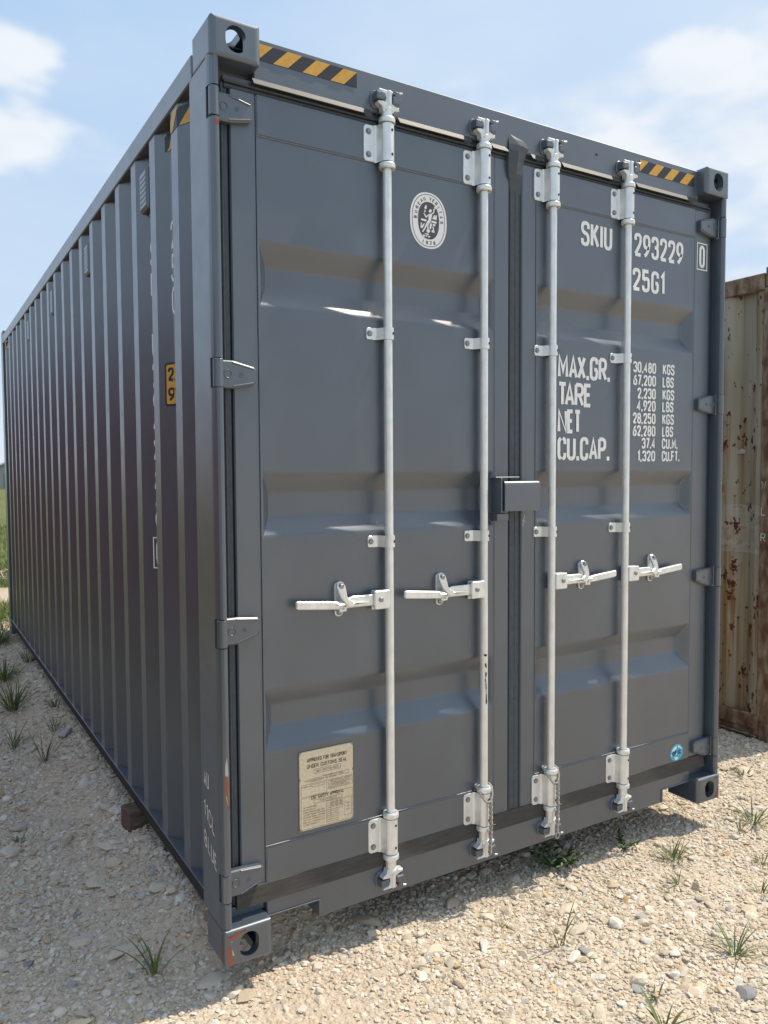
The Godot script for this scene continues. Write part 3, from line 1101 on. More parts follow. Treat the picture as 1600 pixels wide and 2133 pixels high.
	bs.prism(P2([-.100, .1505, -.044, .1505, -.046, .160, -.053, .206, -.0575, .210, -.100, .210]), Transform3D(Basis(Vector3(0, 0, 1), Vector3.UP, Vector3(-1, 0, 0)), Vector3.ZERO), -0.060, -(W - 0.060))
	obj("bottom_seal", bs, M["dusty seal rubber"], c)

	make_doors(c)
	side_details(c)
	marks(c)


func make_doors(c: Node3D) -> void:
	var paint: Material = M["grey container paint"]
	for d in 2:
		var left := d == 0
		var e0 := 0.078 if left else 1.250
		var p0 := 0.165 if left else 1.325
		var p1 := 1.113 if left else W - 0.165
		var e1 := 1.188 if left else W - 0.060
		var frame := Shape.new()
		frame.prism(round_rect(e0, 0.170, p0 - 0.001, 2.722, 0.006, 2), front_at(0), -0.108, DOOR_Z, 0.004)
		frame.prism(round_rect(p1 + 0.001, 0.170, e1, 2.722, 0.006, 2), front_at(0), -0.108, DOOR_Z, 0.004)
		var door := obj("door", frame, paint, c)
		door.set_meta("label", "left door with the emblem and the approval plate" if left else "right door with the white container number and weights")
		obj("door_sheet", door_sheet(p0, p1), paint, door)
		# the weld bead along the sheet's edges
		var bead := Shape.new()
		for x in [p0, p1]:
			bead.tube([Vector3(x, 0.18, DOOR_Z - 0.001), Vector3(x, 2.715, DOOR_Z - 0.001)], [0.0026], 6)
		for y in [2.595, 0.326]:
			bead.tube([Vector3(p0, y, DOOR_Z + 0.0005), Vector3(p1, y, DOOR_Z + 0.0005)], [0.0032], 6)
		obj("weld_bead", bead, paint, door)
		var ys := [2.650, 1.848, 1.050, 0.245]
		for i in 4:
			make_hinge(door, -1.0 if left else 1.0, ys[i], -0.5 if i < 2 else 0.5)
		for x in ([0.6265, 1.044] if left else [1.386, 1.807]):
			make_bar(door, x)
			handle(door, x, -1.0 if left else 1.0)
		if left:
			emblem(door)
			plate(door)
			# bracket that the lock box closes on
			var b := Shape.new()
			b.span(Vector3(1.080, 1.520, DOOR_Z), Vector3(1.196, 1.5245, -0.004), 0.001)
			b.span(Vector3(1.100, 1.392, DOOR_Z), Vector3(1.105, 1.5195, 0.004), 0.001)
			b.span(Vector3(1.080, 1.392, DOOR_Z), Vector3(1.0995, 1.5195, DOOR_Z + 0.006))
			b.span(Vector3(1.095, 1.358, DOOR_Z), Vector3(1.152, 1.386, -0.014), 0.002)
			obj("lock_bracket", b, paint, door)
		else:
			letters(door)
			var b := Shape.new()
			b.prism(P2([-.050, 1.394, .001, 1.394, .004, 1.397, .004, 1.494, .002, 1.502, -.003, 1.507, -.011, 1.509, -.050, 1.509]), Transform3D(Basis(Vector3(0, 0, 1), Vector3.UP, Vector3(-1, 0, 0)), Vector3.ZERO), -1.292, -1.118, 0.0015)
			b.tube([Vector3(1.292, 1.423, -0.02), Vector3(1.302, 1.421, -0.018), Vector3(1.306, 1.430, -0.016), Vector3(1.306, 1.447, -0.016)], [0.0028], 6)
			obj("lock_box", b, paint, door)
			# seal down the middle, with the flap folded over the header's strip
			var g := Shape.new()
			g.prism(P2([1.190, .152, 1.2485, .152, 1.2485, 2.735, 1.190, 2.735]), front_at(0), -0.100, -0.0605)
			g.prism(P2([1.190, .152, 1.197, .152, 1.197, 2.735, 1.190, 2.735]), front_at(0), -0.064, -0.056, 0.003)
			g.prism(P2([1.218, .152, 1.232, .152, 1.232, 2.735, 1.218, 2.735]), front_at(0), -0.062, -0.0580, 0.002)
			g.prism(P2([1.2435, .152, 1.2485, .152, 1.2485, 2.735, 1.2435, 2.735]), front_at(0), -0.064, -0.055, 0.002)
			var rows := [[2.600, 1.190, 1.216, 1.248, -.006], [2.645, 1.184, 1.214, 1.248, .006], [2.670, 1.173, 1.208, 1.246, .018], [2.710, 1.169, 1.205, 1.245, .026], [2.750, 1.170, 1.208, 1.258, .030], [2.775, 1.172, 1.212, 1.275, .026], [2.800, 1.173, 1.196, 1.262, .014], [2.822, 1.174, 1.180, 1.190, .003]]
			for i in range(rows.size() - 1):
				var a: Array = rows[i]
				var z: Array = rows[i + 1]
				var pa := [Vector3(a[1], a[0], -.064), Vector3(a[1] + .002, a[0], -.056 + a[4] * .5), Vector3(a[2], a[0], -.056 + a[4]), Vector3(a[3], a[0], -.056 + a[4] * .35), Vector3(a[3], a[0], -.066)]
				var pz := [Vector3(z[1], z[0], -.064), Vector3(z[1] + .002, z[0], -.056 + z[4] * .5), Vector3(z[2], z[0], -.056 + z[4]), Vector3(z[3], z[0], -.056 + z[4] * .35), Vector3(z[3], z[0], -.066)]
				for k in 4:
					g.flat([pa[k], pa[k + 1], pz[k + 1], pz[k]], Vector3(-1, 0, 0.3) if k == 0 else Vector3(1, 0, 0.3) if k == 3 else Vector3.BACK)
			obj("centre_seal", g, M["door seal rubber"], door)


func letters(door: Node3D) -> void:
	var white: Material = M["white vinyl"]
	var line := func(text: String, x: float, y: float, h: float, stroke: float, width: float, gap: float) -> void:
		var s := Shape.new()
		write(s, text, x, y, h, stroke, width, DOOR_Z + 0.0015, gap)
		obj("lettering", s, white, door)
	line.call("SKIU", 1.563, 2.459, .100, .0154, .180, .15)
	line.call("293229", 1.876, 2.459, .100, .0154, .318, .18)
	line.call("25G1", 1.868, 2.314, .097, .0154, .204, .18)
	var s0 := Shape.new()
	letter(s0, stroke_quads(P2([2.2905, 2.4575, 2.3585, 2.4575, 2.3585, 2.5745, 2.2905, 2.5745]), .0048, true, 0), front_at(DOOR_Z + 0.0015))
	write(s0, "0", 2.305, 2.466, .100, .0135, .039)
	obj("check_digit", s0, white, door)
	for e in [["MAX.GR.", 1.918, .297, .11], ["TARE", 1.807, .190, .04], ["NET", 1.698, .132, .10], ["CU.CAP.", 1.588, .297, .11]]:
		line.call(e[0], 1.440, e[1], .097, .0156, e[2], e[3])
	var rows := [["30,480", "KGS", .145, .079], ["67,200", "LBS", .145, .075], ["2,230", "KGS", .118, .079], ["4,920", "LBS", .121, .075], ["28,250", "KGS", .145, .079], ["62,280", "LBS", .145, .075], ["37.4", "CU.M.", .087, .106], ["1,320", "CU.FT.", .114, .120]]
	var tops := [2.0155, 1.960, 1.904, 1.851, 1.796, 1.742, 1.6885, 1.633]
	for i in 8:
		var y: float = tops[i] - .0475
		line.call(rows[i][0], 2.023 - rows[i][2], y, .0475, .0084, rows[i][2], .14)
		line.call(rows[i][1], 2.066, y, .0475, .0084, rows[i][3], .14)
	# round maker's sticker low on the door
	var T := Transform3D(Basis(), Vector3(2.189, 0.249, DOOR_Z + 0.0042))
	var d := Shape.new()
	var wpatch := Shape.new()
	var ink := Shape.new()
	d.sheet(disc(Vector2.ZERO, .0450, .039, 36), T)
	for poly in [[-.030, .016, -.012, .030, .002, .028, -.002, .018, -.014, .012, -.020, .004, -.034, .004], [.006, .031, .020, .028, .034, .014, .036, .006, .024, .016, .012, .022], [-.016, -.022, .000, -.020, .012, -.028, .004, -.034, -.012, -.033], [-.010, -.002, .002, .004, .000, -.010, -.008, -.012], [-.040, -.004, -.030, -.006, -.034, -.016]]:
		wpatch.sheet(P2(poly), T, 0.0006)
	letter(ink, text_quads("DFIC", .021, .0050, .060), Transform3D(Basis(Vector3.BACK, 0.04), T * Vector3(-.030, -.0125, 0.0012)))
	obj2("round_sticker", [[d, M["sticker blue"]], [wpatch, M["white vinyl"]], [ink, M["sticker ink"]]], door)
	# scratch below the lock box
	var k := Shape.new()
	for e in [[1.268, 1.372, 1.264, 1.356, 1.268, 1.346], [1.264, 1.356, 1.256, 1.350], [1.266, 1.350, 1.258, 1.338, 1.262, 1.330]]:
		letter(k, stroke_quads(P2(e), .0016, false, 0), front_at(DOOR_Z + 0.001))
	obj("scratch", k, M["chalk"], door)


func emblem(door: Node3D) -> void:
	var C := Vector3(0.815, 2.437, DOOR_Z + 0.0012)
	var R := Vector2(0.079, 0.098)
	var oval := func(k: float, kv := -1.0) -> PackedVector2Array:
		var out := PackedVector2Array()
		for i in 56:
			var a := TAU * i / 56
			var cx := signf(cos(a)) * pow(absf(cos(a)), 0.88)
			var cy := signf(sin(a)) * pow(absf(sin(a)), 0.88)
			out.append(Vector2(cx * R.x * k, cy * R.y * (k if kv < 0 else kv)))
		return out
	var T := Transform3D(Basis(), C)
	var white := Shape.new()
	var dark := Shape.new()
	var line := Shape.new()
	var pict := Shape.new()
	white.sheet(oval.call(1.0), T)
	letter(line, stroke_quads(oval.call(0.885, 0.925), .0020, true, 0), Transform3D(Basis(), C + Vector3(0, 0, .0005)))
	dark.sheet(oval.call(0.575, 0.665), T, .0005)
	# the ring of capitals, then the year
	var ring := "BUREAU VERITAS"
	for i in ring.length():
		var a := PI * (1.0 - (i + 0.2) / (ring.length() - 0.6))
		var p := Vector2(cos(a) * .715 * R.x, sin(a) * .795 * R.y)
		var tilt := atan2(cos(a) / R.x * -1.0, sin(a) / R.y) * 1.0
		var B := Basis(Vector3.BACK, tilt)
		var w: float = glyphs[ring[i]][0] * .0115
		letter(line, text_quads(ring[i], .0128, .0024), Transform3D(B, C + Vector3(p.x, p.y, .0006) + B * Vector3(-w * 0.5, -.006, 0)))
	for i in 4:
		letter(line, text_quads("1828"[i], .0122, .0023), Transform3D(Basis(Vector3.BACK, (i - 1.5) * 0.10), C + Vector3((i - 1.5) * .0165 - .0035, -.0835 + absf(i - 1.5) * .0012, .0006)))
	# the figure with torch and globe, drawn flat
	var fig := [[600, 505, 640, 580, 620, 650, 585, 655, 560, 590], [570, 680, 625, 690, 605, 750, 585, 750], [560, 765, 590, 770, 665, 870, 720, 800, 745, 830, 670, 925, 640, 900],
		[720, 800, 800, 790, 830, 830, 825, 940, 815, 1060, 780, 1100, 690, 1090, 740, 970], [800, 785, 850, 750, 840, 640, 875, 640, 885, 770, 820, 820], [690, 1085, 760, 1095, 730, 1180, 640, 1370, 605, 1340, 660, 1220],
		[735, 1105, 785, 1095, 770, 1180, 790, 1270, 750, 1345, 725, 1335, 750, 1270], [520, 935, 690, 975, 680, 1035, 520, 990], [840, 1005, 1005, 1050, 1000, 1110, 840, 1065], [815, 1090, 870, 1100, 865, 1275, 805, 1260],
		[890, 1110, 985, 1130, 960, 1200, 900, 1160], [890, 1190, 925, 1200, 990, 1390, 955, 1395], [895, 1300, 935, 1330, 950, 1390, 890, 1370], [530, 1060, 560, 1065, 570, 1180, 600, 1120, 650, 1070, 640, 1150, 600, 1250, 540, 1220],
		[890, 835, 920, 840, 925, 930, 940, 840, 975, 840, 985, 930, 990, 1000, 850, 950], [700, 1400, 830, 1430, 820, 1460, 785, 1450, 775, 1525, 750, 1520, 750, 1440, 695, 1425], [640, 1440, 730, 1460, 700, 1515, 660, 1500], [800, 1490, 885, 1500, 850, 1545, 815, 1530]]
	for ball in [[757, 705, 44], [895, 600, 37], [800, 1340, 46]]:
		var pts := []
		for i in 12:
			pts.append_array([ball[0] + cos(TAU * i / 12) * ball[2], ball[1] + sin(TAU * i / 12) * ball[2] * 1.25])
		fig.append(pts)
	for f in fig:
		var poly := PackedVector2Array()
		for i in range(0, f.size(), 2):
			var u: float = (f[i] - 755.0 - (f[i + 1] - 1010.0) * .152) / 550.0
			var v: float = (1010.0 - f[i + 1] + (f[i] - 755.0) * .2) / 855.0
			poly.append(Vector2(u * R.x, v * R.y))
		pict.sheet(poly, T, .0010)
	obj2("oval_emblem", [[white, M["white vinyl"]], [dark, M["emblem grey"]], [line, M["emblem line"]], [pict, M["white vinyl"]]], door)


func plate(door: Node3D) -> void:
	var x0 := 0.285
	var x1 := 0.488
	var y0 := 0.347
	var y1 := 0.614
	var s := Shape.new()
	var r := Shape.new()
	var k := Shape.new()
	var f := Shape.new()
	var z := DOOR_Z + 0.0065
	s.prism(P2([x0 + .010, y0, x1 - .010, y0, x1, y0 + .010, x1, 0.515, x1 - .004, 0.522, x1, 0.529, x1, y1 - .010, x1 - .010, y1, x0 + .010, y1, x0, y1 - .010, x0, 0.529, x0 + .004, 0.522, x0, 0.515, x0, y0 + .010]), front_at(0), DOOR_Z + 0.001, z, 0.001)
	for x in [x0 + .004, x1 - .004]:
		for y in [y0 + .004, 0.522, y1 - .004]:
			r.lathe([Vector2(.0062, 0), Vector2(.0050, .0025), Vector2(.0025, .0036), Vector2(0, .004)], Transform3D(Basis(Vector3.RIGHT, PI / 2), Vector3(x, y, z - .004)), 12)
	var zt := z + 0.0004
	write(k, "APPROVED FOR TRANSPORT", 0.312, 0.577, .0135, .0020, .152, zt, 0.1)
	write(k, "UNDER CUSTOMS SEAL", 0.312, 0.556, .0135, .0020, .152, zt, 0.1)
	write(k, "CSC SAFETY APPROVAL", 0.326, 0.448, .0125, .0019, .126, zt, 0.1)
	var rect := func(a: float, b: float, c: float, d: float) -> void:
		letter(f, stroke_quads(P2([a, b, c, b, c, d, a, d]), .0011, true, 0), front_at(zt))
	rect.call(0.338, 0.535, 0.439, 0.550)
	rect.call(0.322, 0.509, 0.366, 0.519)
	rect.call(0.428, 0.513, 0.470, 0.523)
	rect.call(0.290, 0.462, 0.386, 0.503)
	rect.call(0.392, 0.472, 0.484, 0.503)
	rect.call(0.290, 0.351, 0.484, 0.458)
	rect.call(0.337, 0.433, 0.442, 0.444)
	rect.call(0.454, 0.366, 0.480, 0.428)
	rect.call(0.384, 0.358, 0.428, 0.399)
	rect.call(0.384, 0.399, 0.447, 0.431)
	rect.call(0.330, 0.491, 0.378, 0.499)
	for y in [0.365, 0.372, 0.379, 0.386, 0.393, 0.406, 0.414, 0.422]:
		letter(f, stroke_quads(P2([0.385, y, 0.427 if y < 0.4 else 0.446, y]), .0010, false, 1), front_at(zt))
	letter(f, stroke_quads(P2([0.400, 0.359, 0.400, 0.430]), .0010, false, 2), front_at(zt))
	letter(f, stroke_quads(P2([0.392, 0.487, 0.484, 0.487]), .0010, false, 1), front_at(zt))
	for e in [["GB/C 20371 BV/2022", .346, .5385, .0078, .086], ["TYPE", .302, .511, .006, .017], ["AC02NA-RA", .325, .511, .006, .038], ["MANUFACTURER'S NO", .370, .518, .006, .055], ["OF THE CONTAINER", .370, .510, .006, .053], ["CPDC", .432, .515, .006, .018],
			["TIMBER COMPONENT TREATMENT", .395, .496, .005, .086], ["IM/RADALEUM 2022/2022", .402, .4895, .005, .072], ["MANUFACTURED BY", .406, .4815, .0046, .054], ["DONG FANG INTERNATIONAL", .396, .4765, .0042, .080], ["CONTAINER CO. LTD", .396, .4728, .0034, .070], ["OWNER'S NO", .292, .493, .005, .034],
			["F/BV/14783/22", .360, .4355, .0068, .064], ["DATE MANUFACTURED", .297, .4225, .0050, .050], ["IDENTIFICATION NO", .297, .4140, .0050, .046], ["MAXIMUM OPERATING GROSS MASS", .297, .4055, .0050, .078], ["ALLOWABLE STACKING LOAD FOR 1.8G", .297, .3970, .0050, .082], ["TRANSVERSE RACKING TEST FORCE", .297, .3885, .0050, .082],
			["END WALL STRENGTH 0.4P", .297, .3800, .0050, .080], ["SIDE WALL STRENGTH 0.6P", .297, .3715, .0050, .082], ["FLOOR STRENGTH", .297, .3630, .0050, .060], ["ACEP", .460, .405, .0055, .014], ["GB", .463, .394, .0055, .008], ["022", .461, .382, .0055, .011],
			["30 480 KG", .402, .4235, .0050, .040], ["67 200 LBS", .402, .4155, .0050, .042], ["192 000 KG", .402, .4075, .0050, .042]]:
		write(f, e[0], e[1], e[2], e[3], e[3] * .15, e[4], zt, 0.1)
	obj2("approval_plate", [[s, M["engraved plate"]], [r, M["bolt steel"]], [k, M["engraving"]], [f, M["faint engraving"]]], door)


func side_details(c: Node3D) -> void:
	var paint: Material = M["grey container paint"]
	# louvred vents near the top of the left side
	for z in [-0.809, -1.929, -3.049, -4.169]:
		var s := Shape.new()
		var B := Transform3D(Basis(Vector3(0, 0, 1), Vector3.UP, Vector3(-1, 0, 0)), Vector3(0.042, 2.628, z))
		s.prism(P2([-.052, -.075, .052, -.075, .052, .075, -.052, .075]), B, 0.0, 0.036, 0.010)
		for k in 6:
			s.prism(P2([-.036, -.050 + k * .019, .036, -.050 + k * .019, .036, -.042 + k * .019, -.036, -.042 + k * .019]), B, 0.034, 0.0376, 0.0012)
		for y in [-.088, .088]:
			s.lathe([Vector2(.012, 0), Vector2(.012, .006), Vector2(.006, .010), Vector2(0, .010)], Transform3D(Basis(Vector3.BACK, PI / 2), B * Vector3(0.0, y, 0)), 10)
		obj("wall_vent", s, paint, c)
	# number and size code painted down the side
	var col := func(text: String, zc: float, y: float, step: float) -> void:
		for ch in text:
			var t := Shape.new()
			var w := 0.068
			for q in text_quads(ch, .100, .0135, w if ch not in "I1" else 0.0):
				var poly := PackedVector2Array()
				var off := 0.0 if ch not in "I1" else 0.025
				for i in 4:
					poly.append(Vector2(zc - w / 2 + off + q[i].x, y - .1 + q[i].y))
				on_side(t, poly, 0.0012 + 0.0003 * q[4])
			obj("lettering", t, M["white vinyl"], c)
			y -= step
	col.call("SKIU293229", -0.812, 2.450, 0.117)
	col.call("0", -0.812, 1.280, 0.117)
	col.call("25G1", -0.532, 2.450, 0.117)
	var fr := Shape.new()
	for q in stroke_quads(P2([-0.858, 1.170, -0.766, 1.170, -0.766, 1.290, -0.858, 1.290]), .005, true, 0):
		on_side(fr, PackedVector2Array([q[0], q[1], q[2], q[3]]), 0.0018)
	obj("check_digit_frame", fr, M["white vinyl"], c)
	# yellow height plate
	var b := Shape.new()
	var y := Shape.new()
	var ink := Shape.new()
	on_side(b, round_rect(-0.605, 1.790, -0.455, 1.948, 0.010, 3), 0.0012)
	on_side(y, round_rect(-0.597, 1.798, -0.463, 1.940, 0.006, 3), 0.0018)
	for e in [["2.9m", 1.880], ["9'6\"", 1.808]]:
		for q in text_quads(e[0], .050, .0095, .118):
			var poly := PackedVector2Array()
			for i in 4:
				poly.append(Vector2(-0.590 + q[i].x, e[1] + q[i].y))
			on_side(ink, poly, 0.0024 + 0.0003 * q[4])
	obj2("height_sign", [[b, M["black vinyl"]], [y, M["yellow vinyl"]], [ink, M["black vinyl"]]], c)
	# hazard stripes at both ends of the left side and on the header
	for z in [-0.225, -5.56]:
		var bk := Shape.new()
		var yl := Shape.new()
		on_side(bk, P2([z - .36, 2.698, z, 2.698, z, 2.760, z - .36, 2.760]), 0.0012)
		for k in 4:
			var a: float = z - 0.005 - k * 0.115
			on_side(yl, Geometry2D.intersect_polygons(P2([a - .115, 2.6985, a - .055, 2.6985, a, 2.7595, a - .060, 2.7595]), P2([z - .36, 2.6, z, 2.6, z, 2.8, z - .36, 2.8]))[0], 0.0018)
		obj2("hazard_stripe", [[bk, M["black vinyl"]], [yl, M["yellow vinyl"]]], c)
	var zf := -0.0488
	var hl := Shape.new()
	var hy := Shape.new()
	hl.sheet(P2([.165, 2.8225, .5217, 2.8225, .5217, 2.8725, .165, 2.8725]), front_at(zf))
	for x in [.170, .2705, .371, .4715]:
		hy.sheet(P2([x - .0495, 2.8227, x + .001, 2.8227, x + .0505, 2.8723, x, 2.8723]), front_at(zf + 0.0006))
	obj2("hazard_stripe", [[hl, M["black vinyl"]], [hy, M["yellow vinyl"]]], c)
	var rl := Shape.new()
	var ry := Shape.new()
	rl.sheet(P2([1.897, 2.8122, 2.2527, 2.8122, 2.2527, 2.8628, 1.897, 2.8628]), front_at(zf))
	ry.sheet(P2([1.897, 2.8127, 1.950, 2.8624, 1.897, 2.8624]), front_at(zf + 0.0006))
	for x in [2.0008, 2.1015, 2.202]:
		ry.sheet(P2([x - .0495, 2.8125, x + .001, 2.8125, x + .0505, 2.8625, x, 2.8625]), front_at(zf + 0.0006))
	obj2("hazard_stripe", [[rl, M["black vinyl"]], [ry, M["yellow vinyl"]]], c)


func blot(cx: float, cy: float, rx: float, ry: float, sd: int, rough := 0.45) -> PackedVector2Array:
	var rng := RandomNumberGenerator.new()
	rng.seed = sd
	var out := PackedVector2Array()
	for i in 16:
		var a := TAU * i / 16
		var k := 1.0 + rng.randf_range(-rough, rough)
		out.append(Vector2(cx + cos(a) * rx * k, cy + sin(a) * ry * k))
	return out


func marks(c: Node3D) -> void:
	# chalk writing on the left post
	var s := Shape.new()
	var side := func(z: float, y: float, slope: float) -> Transform3D:
		var u := Vector3(0, slope, 1).normalized()
		return Transform3D(Basis(u, Vector3.UP, Vector3.LEFT), Vector3(-0.0006, y, z))
	for e in [["AU", .048, -.172, .532, -.10], ["11CL", .110, -.176, .434, -.42], ["BLUE", .125, -.176, .332, -.42]]:
		s = Shape.new()
		letter(s, text_quads(e[0], .052, .0054, e[1]), side.call(e[2], e[3], e[4]))
		obj("chalk_writing", s, M["chalk"], c)
	# scrape through to the primer on the left post's rib
	var T := Transform3D(Basis(Vector3(0.62, 0, -0.78).normalized(), Vector3.UP, Vector3(0.78, 0, 0.62).normalized()), Vector3(0.0275, 0, -0.0105))
	var p := Shape.new()
	var b := Shape.new()
	T = Transform3D(Basis(), Vector3(0, 0, -0.0048))
	p.sheet(P2([.012, .610, .018, .606, .0215, .585, .021, .545, .0235, .515, .0245, .492, .022, .500, .016, .530, .0125, .548]), T)
	b.sheet(P2([.013, .645, .0185, .668, .0205, .640, .0225, .612, .0185, .606, .012, .612]), T, 0.0001)
	b.sheet(P2([.0130, .548, .0160, .545, .0205, .515, .0185, .517]), T, 0.0004)
	obj2("paint_scrape", [[p, M["primer"]], [b, M["bare scrape"]]], c)
	# worn edges of the lower castings
	var F := front_at(0.0012)
	var S := Transform3D(Basis(Vector3(0, 0, 1), Vector3.UP, Vector3.LEFT), Vector3(-0.0012, 0, 0))
	for e in [[F, "primer", .010, .010, .018, .008, .040, .010, .052, .004, .060, .012, .082, .009, .090, .014, .094, .009, .060, .0055, .030, .004, .012, .0045],
			[F, "primer", .010, .0125, .019, .013, .026, .024, .019, .036, .022, .050, .014, .072, .010, .060],
			[F, "primer", .012, .098, .030, .100, .036, .106, .060, .107, .070, .110, .074, .105, .052, .100, .046, .094, .030, .095, .020, .086, .013, .092],
			[F, "bare scrape", .024, .040, .030, .036, .029, .046, .0235, .060], [F, "bare scrape", .022, .080, .026, .084, .021, .087],
			[S, "primer", -.024, .010, -.020, .012, -.019, .050, -.020, .105, -.024, .100, -.023, .060],
			[F, "rust edge", 2.385, .106, 2.400, .1085, 2.416, .106, 2.420, .098, 2.405, .101], [F, "primer", 2.416, .014, 2.419, .020, 2.419, .055, 2.414, .040, 2.408, .020, 2.390, .010, 2.396, .007]]:
		var w := Shape.new()
		w.sheet(P2(e.slice(2)), e[0], 0.0003 if e[1] == "bare scrape" else 0.0)
		obj("worn_paint", w, M[e[1]], c)
	# small scuffs: header speck, post specks, old paint on the second bar
	var k := Shape.new()
	k.sheet(blot(1.640, 2.832, .006, .005, 4), front_at(-0.0488))
	obj("scuff", k, M["black vinyl"], c)
	var d := Shape.new()
	d.sheet(blot(.020, 2.585, .006, .008, 5), front_at(-0.0048))
	obj("scuff", d, M["primer"], c)
	var U := Transform3D(Basis(Vector3.UP, -0.35), Vector3(1.0388, 0, -0.0150))
	for e in [[0.000, .855, .006, .004], [.003, .815, .003, .010], [.003, .780, .0025, .012], [.004, .735, .002, .016], [.005, .690, .0022, .024], [.001, .760, .002, .005]]:
		var r := Shape.new()
		r.prism(blot(e[0], e[1], e[2], e[3], int(e[1] * 1000)), U, -0.002, 0.0006)
		obj("tar_drip", r, M["black vinyl"], c)


# ------------------------------------------------------------------ the other containers
func plain_container(called: String, label: String, at: Vector3, length: float, wall: Material, frame: Material, group := "") -> Node3D:
	var c := thing(called, label, "shipping container", at, group)
	add_castings(c, length, frame)
	for sx in [-1.0, 1.0]:
		var x0 := 0.0 if sx < 0 else W
		var u: float = -sx
		for z in [-0.095, -length + 0.095]:
			var p := Shape.new()
			p.box(Vector3(x0 + u * 0.055, H / 2, z), Vector3(0.108, H - 0.236, 0.186), 0.008)
			obj("corner_post", p, frame, c)
		var t := Shape.new()
		t.box(Vector3(x0 + u * 0.032, H - 0.082, -length / 2), Vector3(0.062, 0.10, length - 0.358), 0.004)
		obj("top_side_rail", t, frame, c)
		var b := Shape.new()
		b.box(Vector3(x0 + u * 0.018, 0.112, -length / 2), Vector3(0.034, 0.085, length - 0.358), 0.003)
		b.box(Vector3(x0 + u * 0.026, 0.050, -length / 2), Vector3(0.012, 0.044, length - 0.358), 0.002)
		b.box(Vector3(x0 + u * 0.014, 0.024, -length / 2), Vector3(0.036, 0.008, length - 0.358), 0.002)
		obj("bottom_side_rail", b, frame, c)
		var w := Shape.new()
		corrugated(w, x0 + u * 0.010, u, -0.188, -length + 0.188, 0.150, H - 0.128, -0.43)
		obj("side_wall", w, wall, c)
	for z in [-0.04, -length + 0.04]:
		var e := Shape.new()
		e.span(Vector3(0.108, 0.14, z - 0.03), Vector3(W - 0.108, H - 0.13, z + 0.01))
		for k in 7:
			e.span(Vector3(0.16 + k * 0.31, 0.16, z - 0.034), Vector3(0.30 + k * 0.31, H - 0.15, z + 0.028), 0.008)
		e.span(Vector3(0.164, H - 0.128, z - 0.03), Vector3(W - 0.164, H - 0.012, z + 0.03), 0.004)
		e.span(Vector3(0.164, 0.02, z - 0.03), Vector3(W - 0.164, 0.139, z + 0.03), 0.004)
		obj("end_wall", e, wall if wall == frame else frame, c)
	var roof := Shape.new()
	roof.span(Vector3(0.06, H - 0.050, -length + 0.06), Vector3(W - 0.06, H - 0.045, -0.06))
	obj("roof", roof, frame, c)
	var deck := Shape.new()
	deck.span(Vector3(0.04, 0.10, -length + 0.06), Vector3(W - 0.04, 0.14, -0.06))
	obj("floor", deck, M["weathered wood"], c)
	return c


func neighbours() -> void:
	var at := Vector3(3.65, -0.13, -0.43)
	var r := plain_container("rusty_container", "pale rust-streaked shipping container standing right of the grey one", at, L, M["rusty wall"], M["rusty frame"])
	# remains of stickers and chalk on its near side
	var S := Transform3D(Basis(Vector3(0, 0, 1), Vector3.UP, Vector3.LEFT), Vector3(0, 0, 0))
	var lab := Shape.new()
	var rd := Shape.new()
	var ye := Shape.new()
	var x := 0.0145
	S.origin.x = x
	lab.sheet(blot(-.60, 1.285, .050, .085, 71, 0.25), S, 0.0)
	lab.sheet(P2([-.40, 1.78, -.32, 1.78, -.315, 1.80, -.34, 1.815, -.36, 1.80, -.38, 1.82, -.40, 1.80]), Transform3D(S.basis, Vector3(0.043, 0, 0)))
	rd.sheet(P2([-.470, 1.79, -.440, 1.80, -.455, 1.86, -.475, 1.88]), S, 0.001)
	rd.sheet(P2([-.495, 1.535, -.445, 1.540, -.445, 1.585, -.495, 1.580]), S, 0.001)
	ye.sheet(P2([-.50, 1.512, -.435, 1.517, -.435, 1.528, -.50, 1.523]), S, 0.001)
	obj2("old_sticker", [[lab, M["bare scrape"]], [rd, M["primer"]], [ye, M["yellow vinyl"]]], r)
	var k := Shape.new()
	var P := Transform3D(Basis(Vector3(0, 0, 1), Vector3.UP, Vector3.LEFT), Vector3(-0.0006, 1.40, -0.175))
	for e in [["W", .16], ["L", 0.0], ["R", -.16]]:
		k = Shape.new()
		letter(k, text_quads(e[0], .05, .004, .030), Transform3D(P.basis, P.origin + Vector3(0, e[1], 0)))
		obj("chalk_writing", k, M["chalk"], r)
	# the container across the lane, mirrored in the grey side
	plain_container("red_container", "dull red shipping container across the lane, left of the grey one", Vector3(-3.6 - W, -0.12, 1.4), 12.192, M["red container paint"], M["red container paint"])


# ------------------------------------------------------------------ ground
func ground_y(x: float, z: float) -> float:
	var y := -0.105 - 0.010 * clampf(x - 0.5, -1.0, 4.0)
	y += 0.085 * smoothstep(-3.6, -5.8, z) * smoothstep(2.0, 0.5, x)
	# gravel banked up against the side rail
	y += (0.135 - 0.085 * smoothstep(-3.6, -5.8, z)) * smoothstep(-0.32, 0.04, x) * (1.0 - smoothstep(0.3, 0.7, x)) * smoothstep(-0.13, -0.36, z) * smoothstep(-6.4, -5.9, z)
	y += 0.016 * ground_noise.get_noise_2d(x * 60.0, z * 60.0) + 0.006 * ground_noise.get_noise_2d(x * 260.0 + 500.0, z * 260.0)
	return y


func grassy(x: float, z: float) -> float:
	var n := ground_noise.get_noise_2d(x * 45.0 + 80.0, z * 45.0)
	var back := smoothstep(-5.6, -7.6, z + n * 1.6)
	var lane := smoothstep(-1.3, -2.1, x + n * 0.8)
	return clampf(maxf(back, lane), 0.0, 1.0)


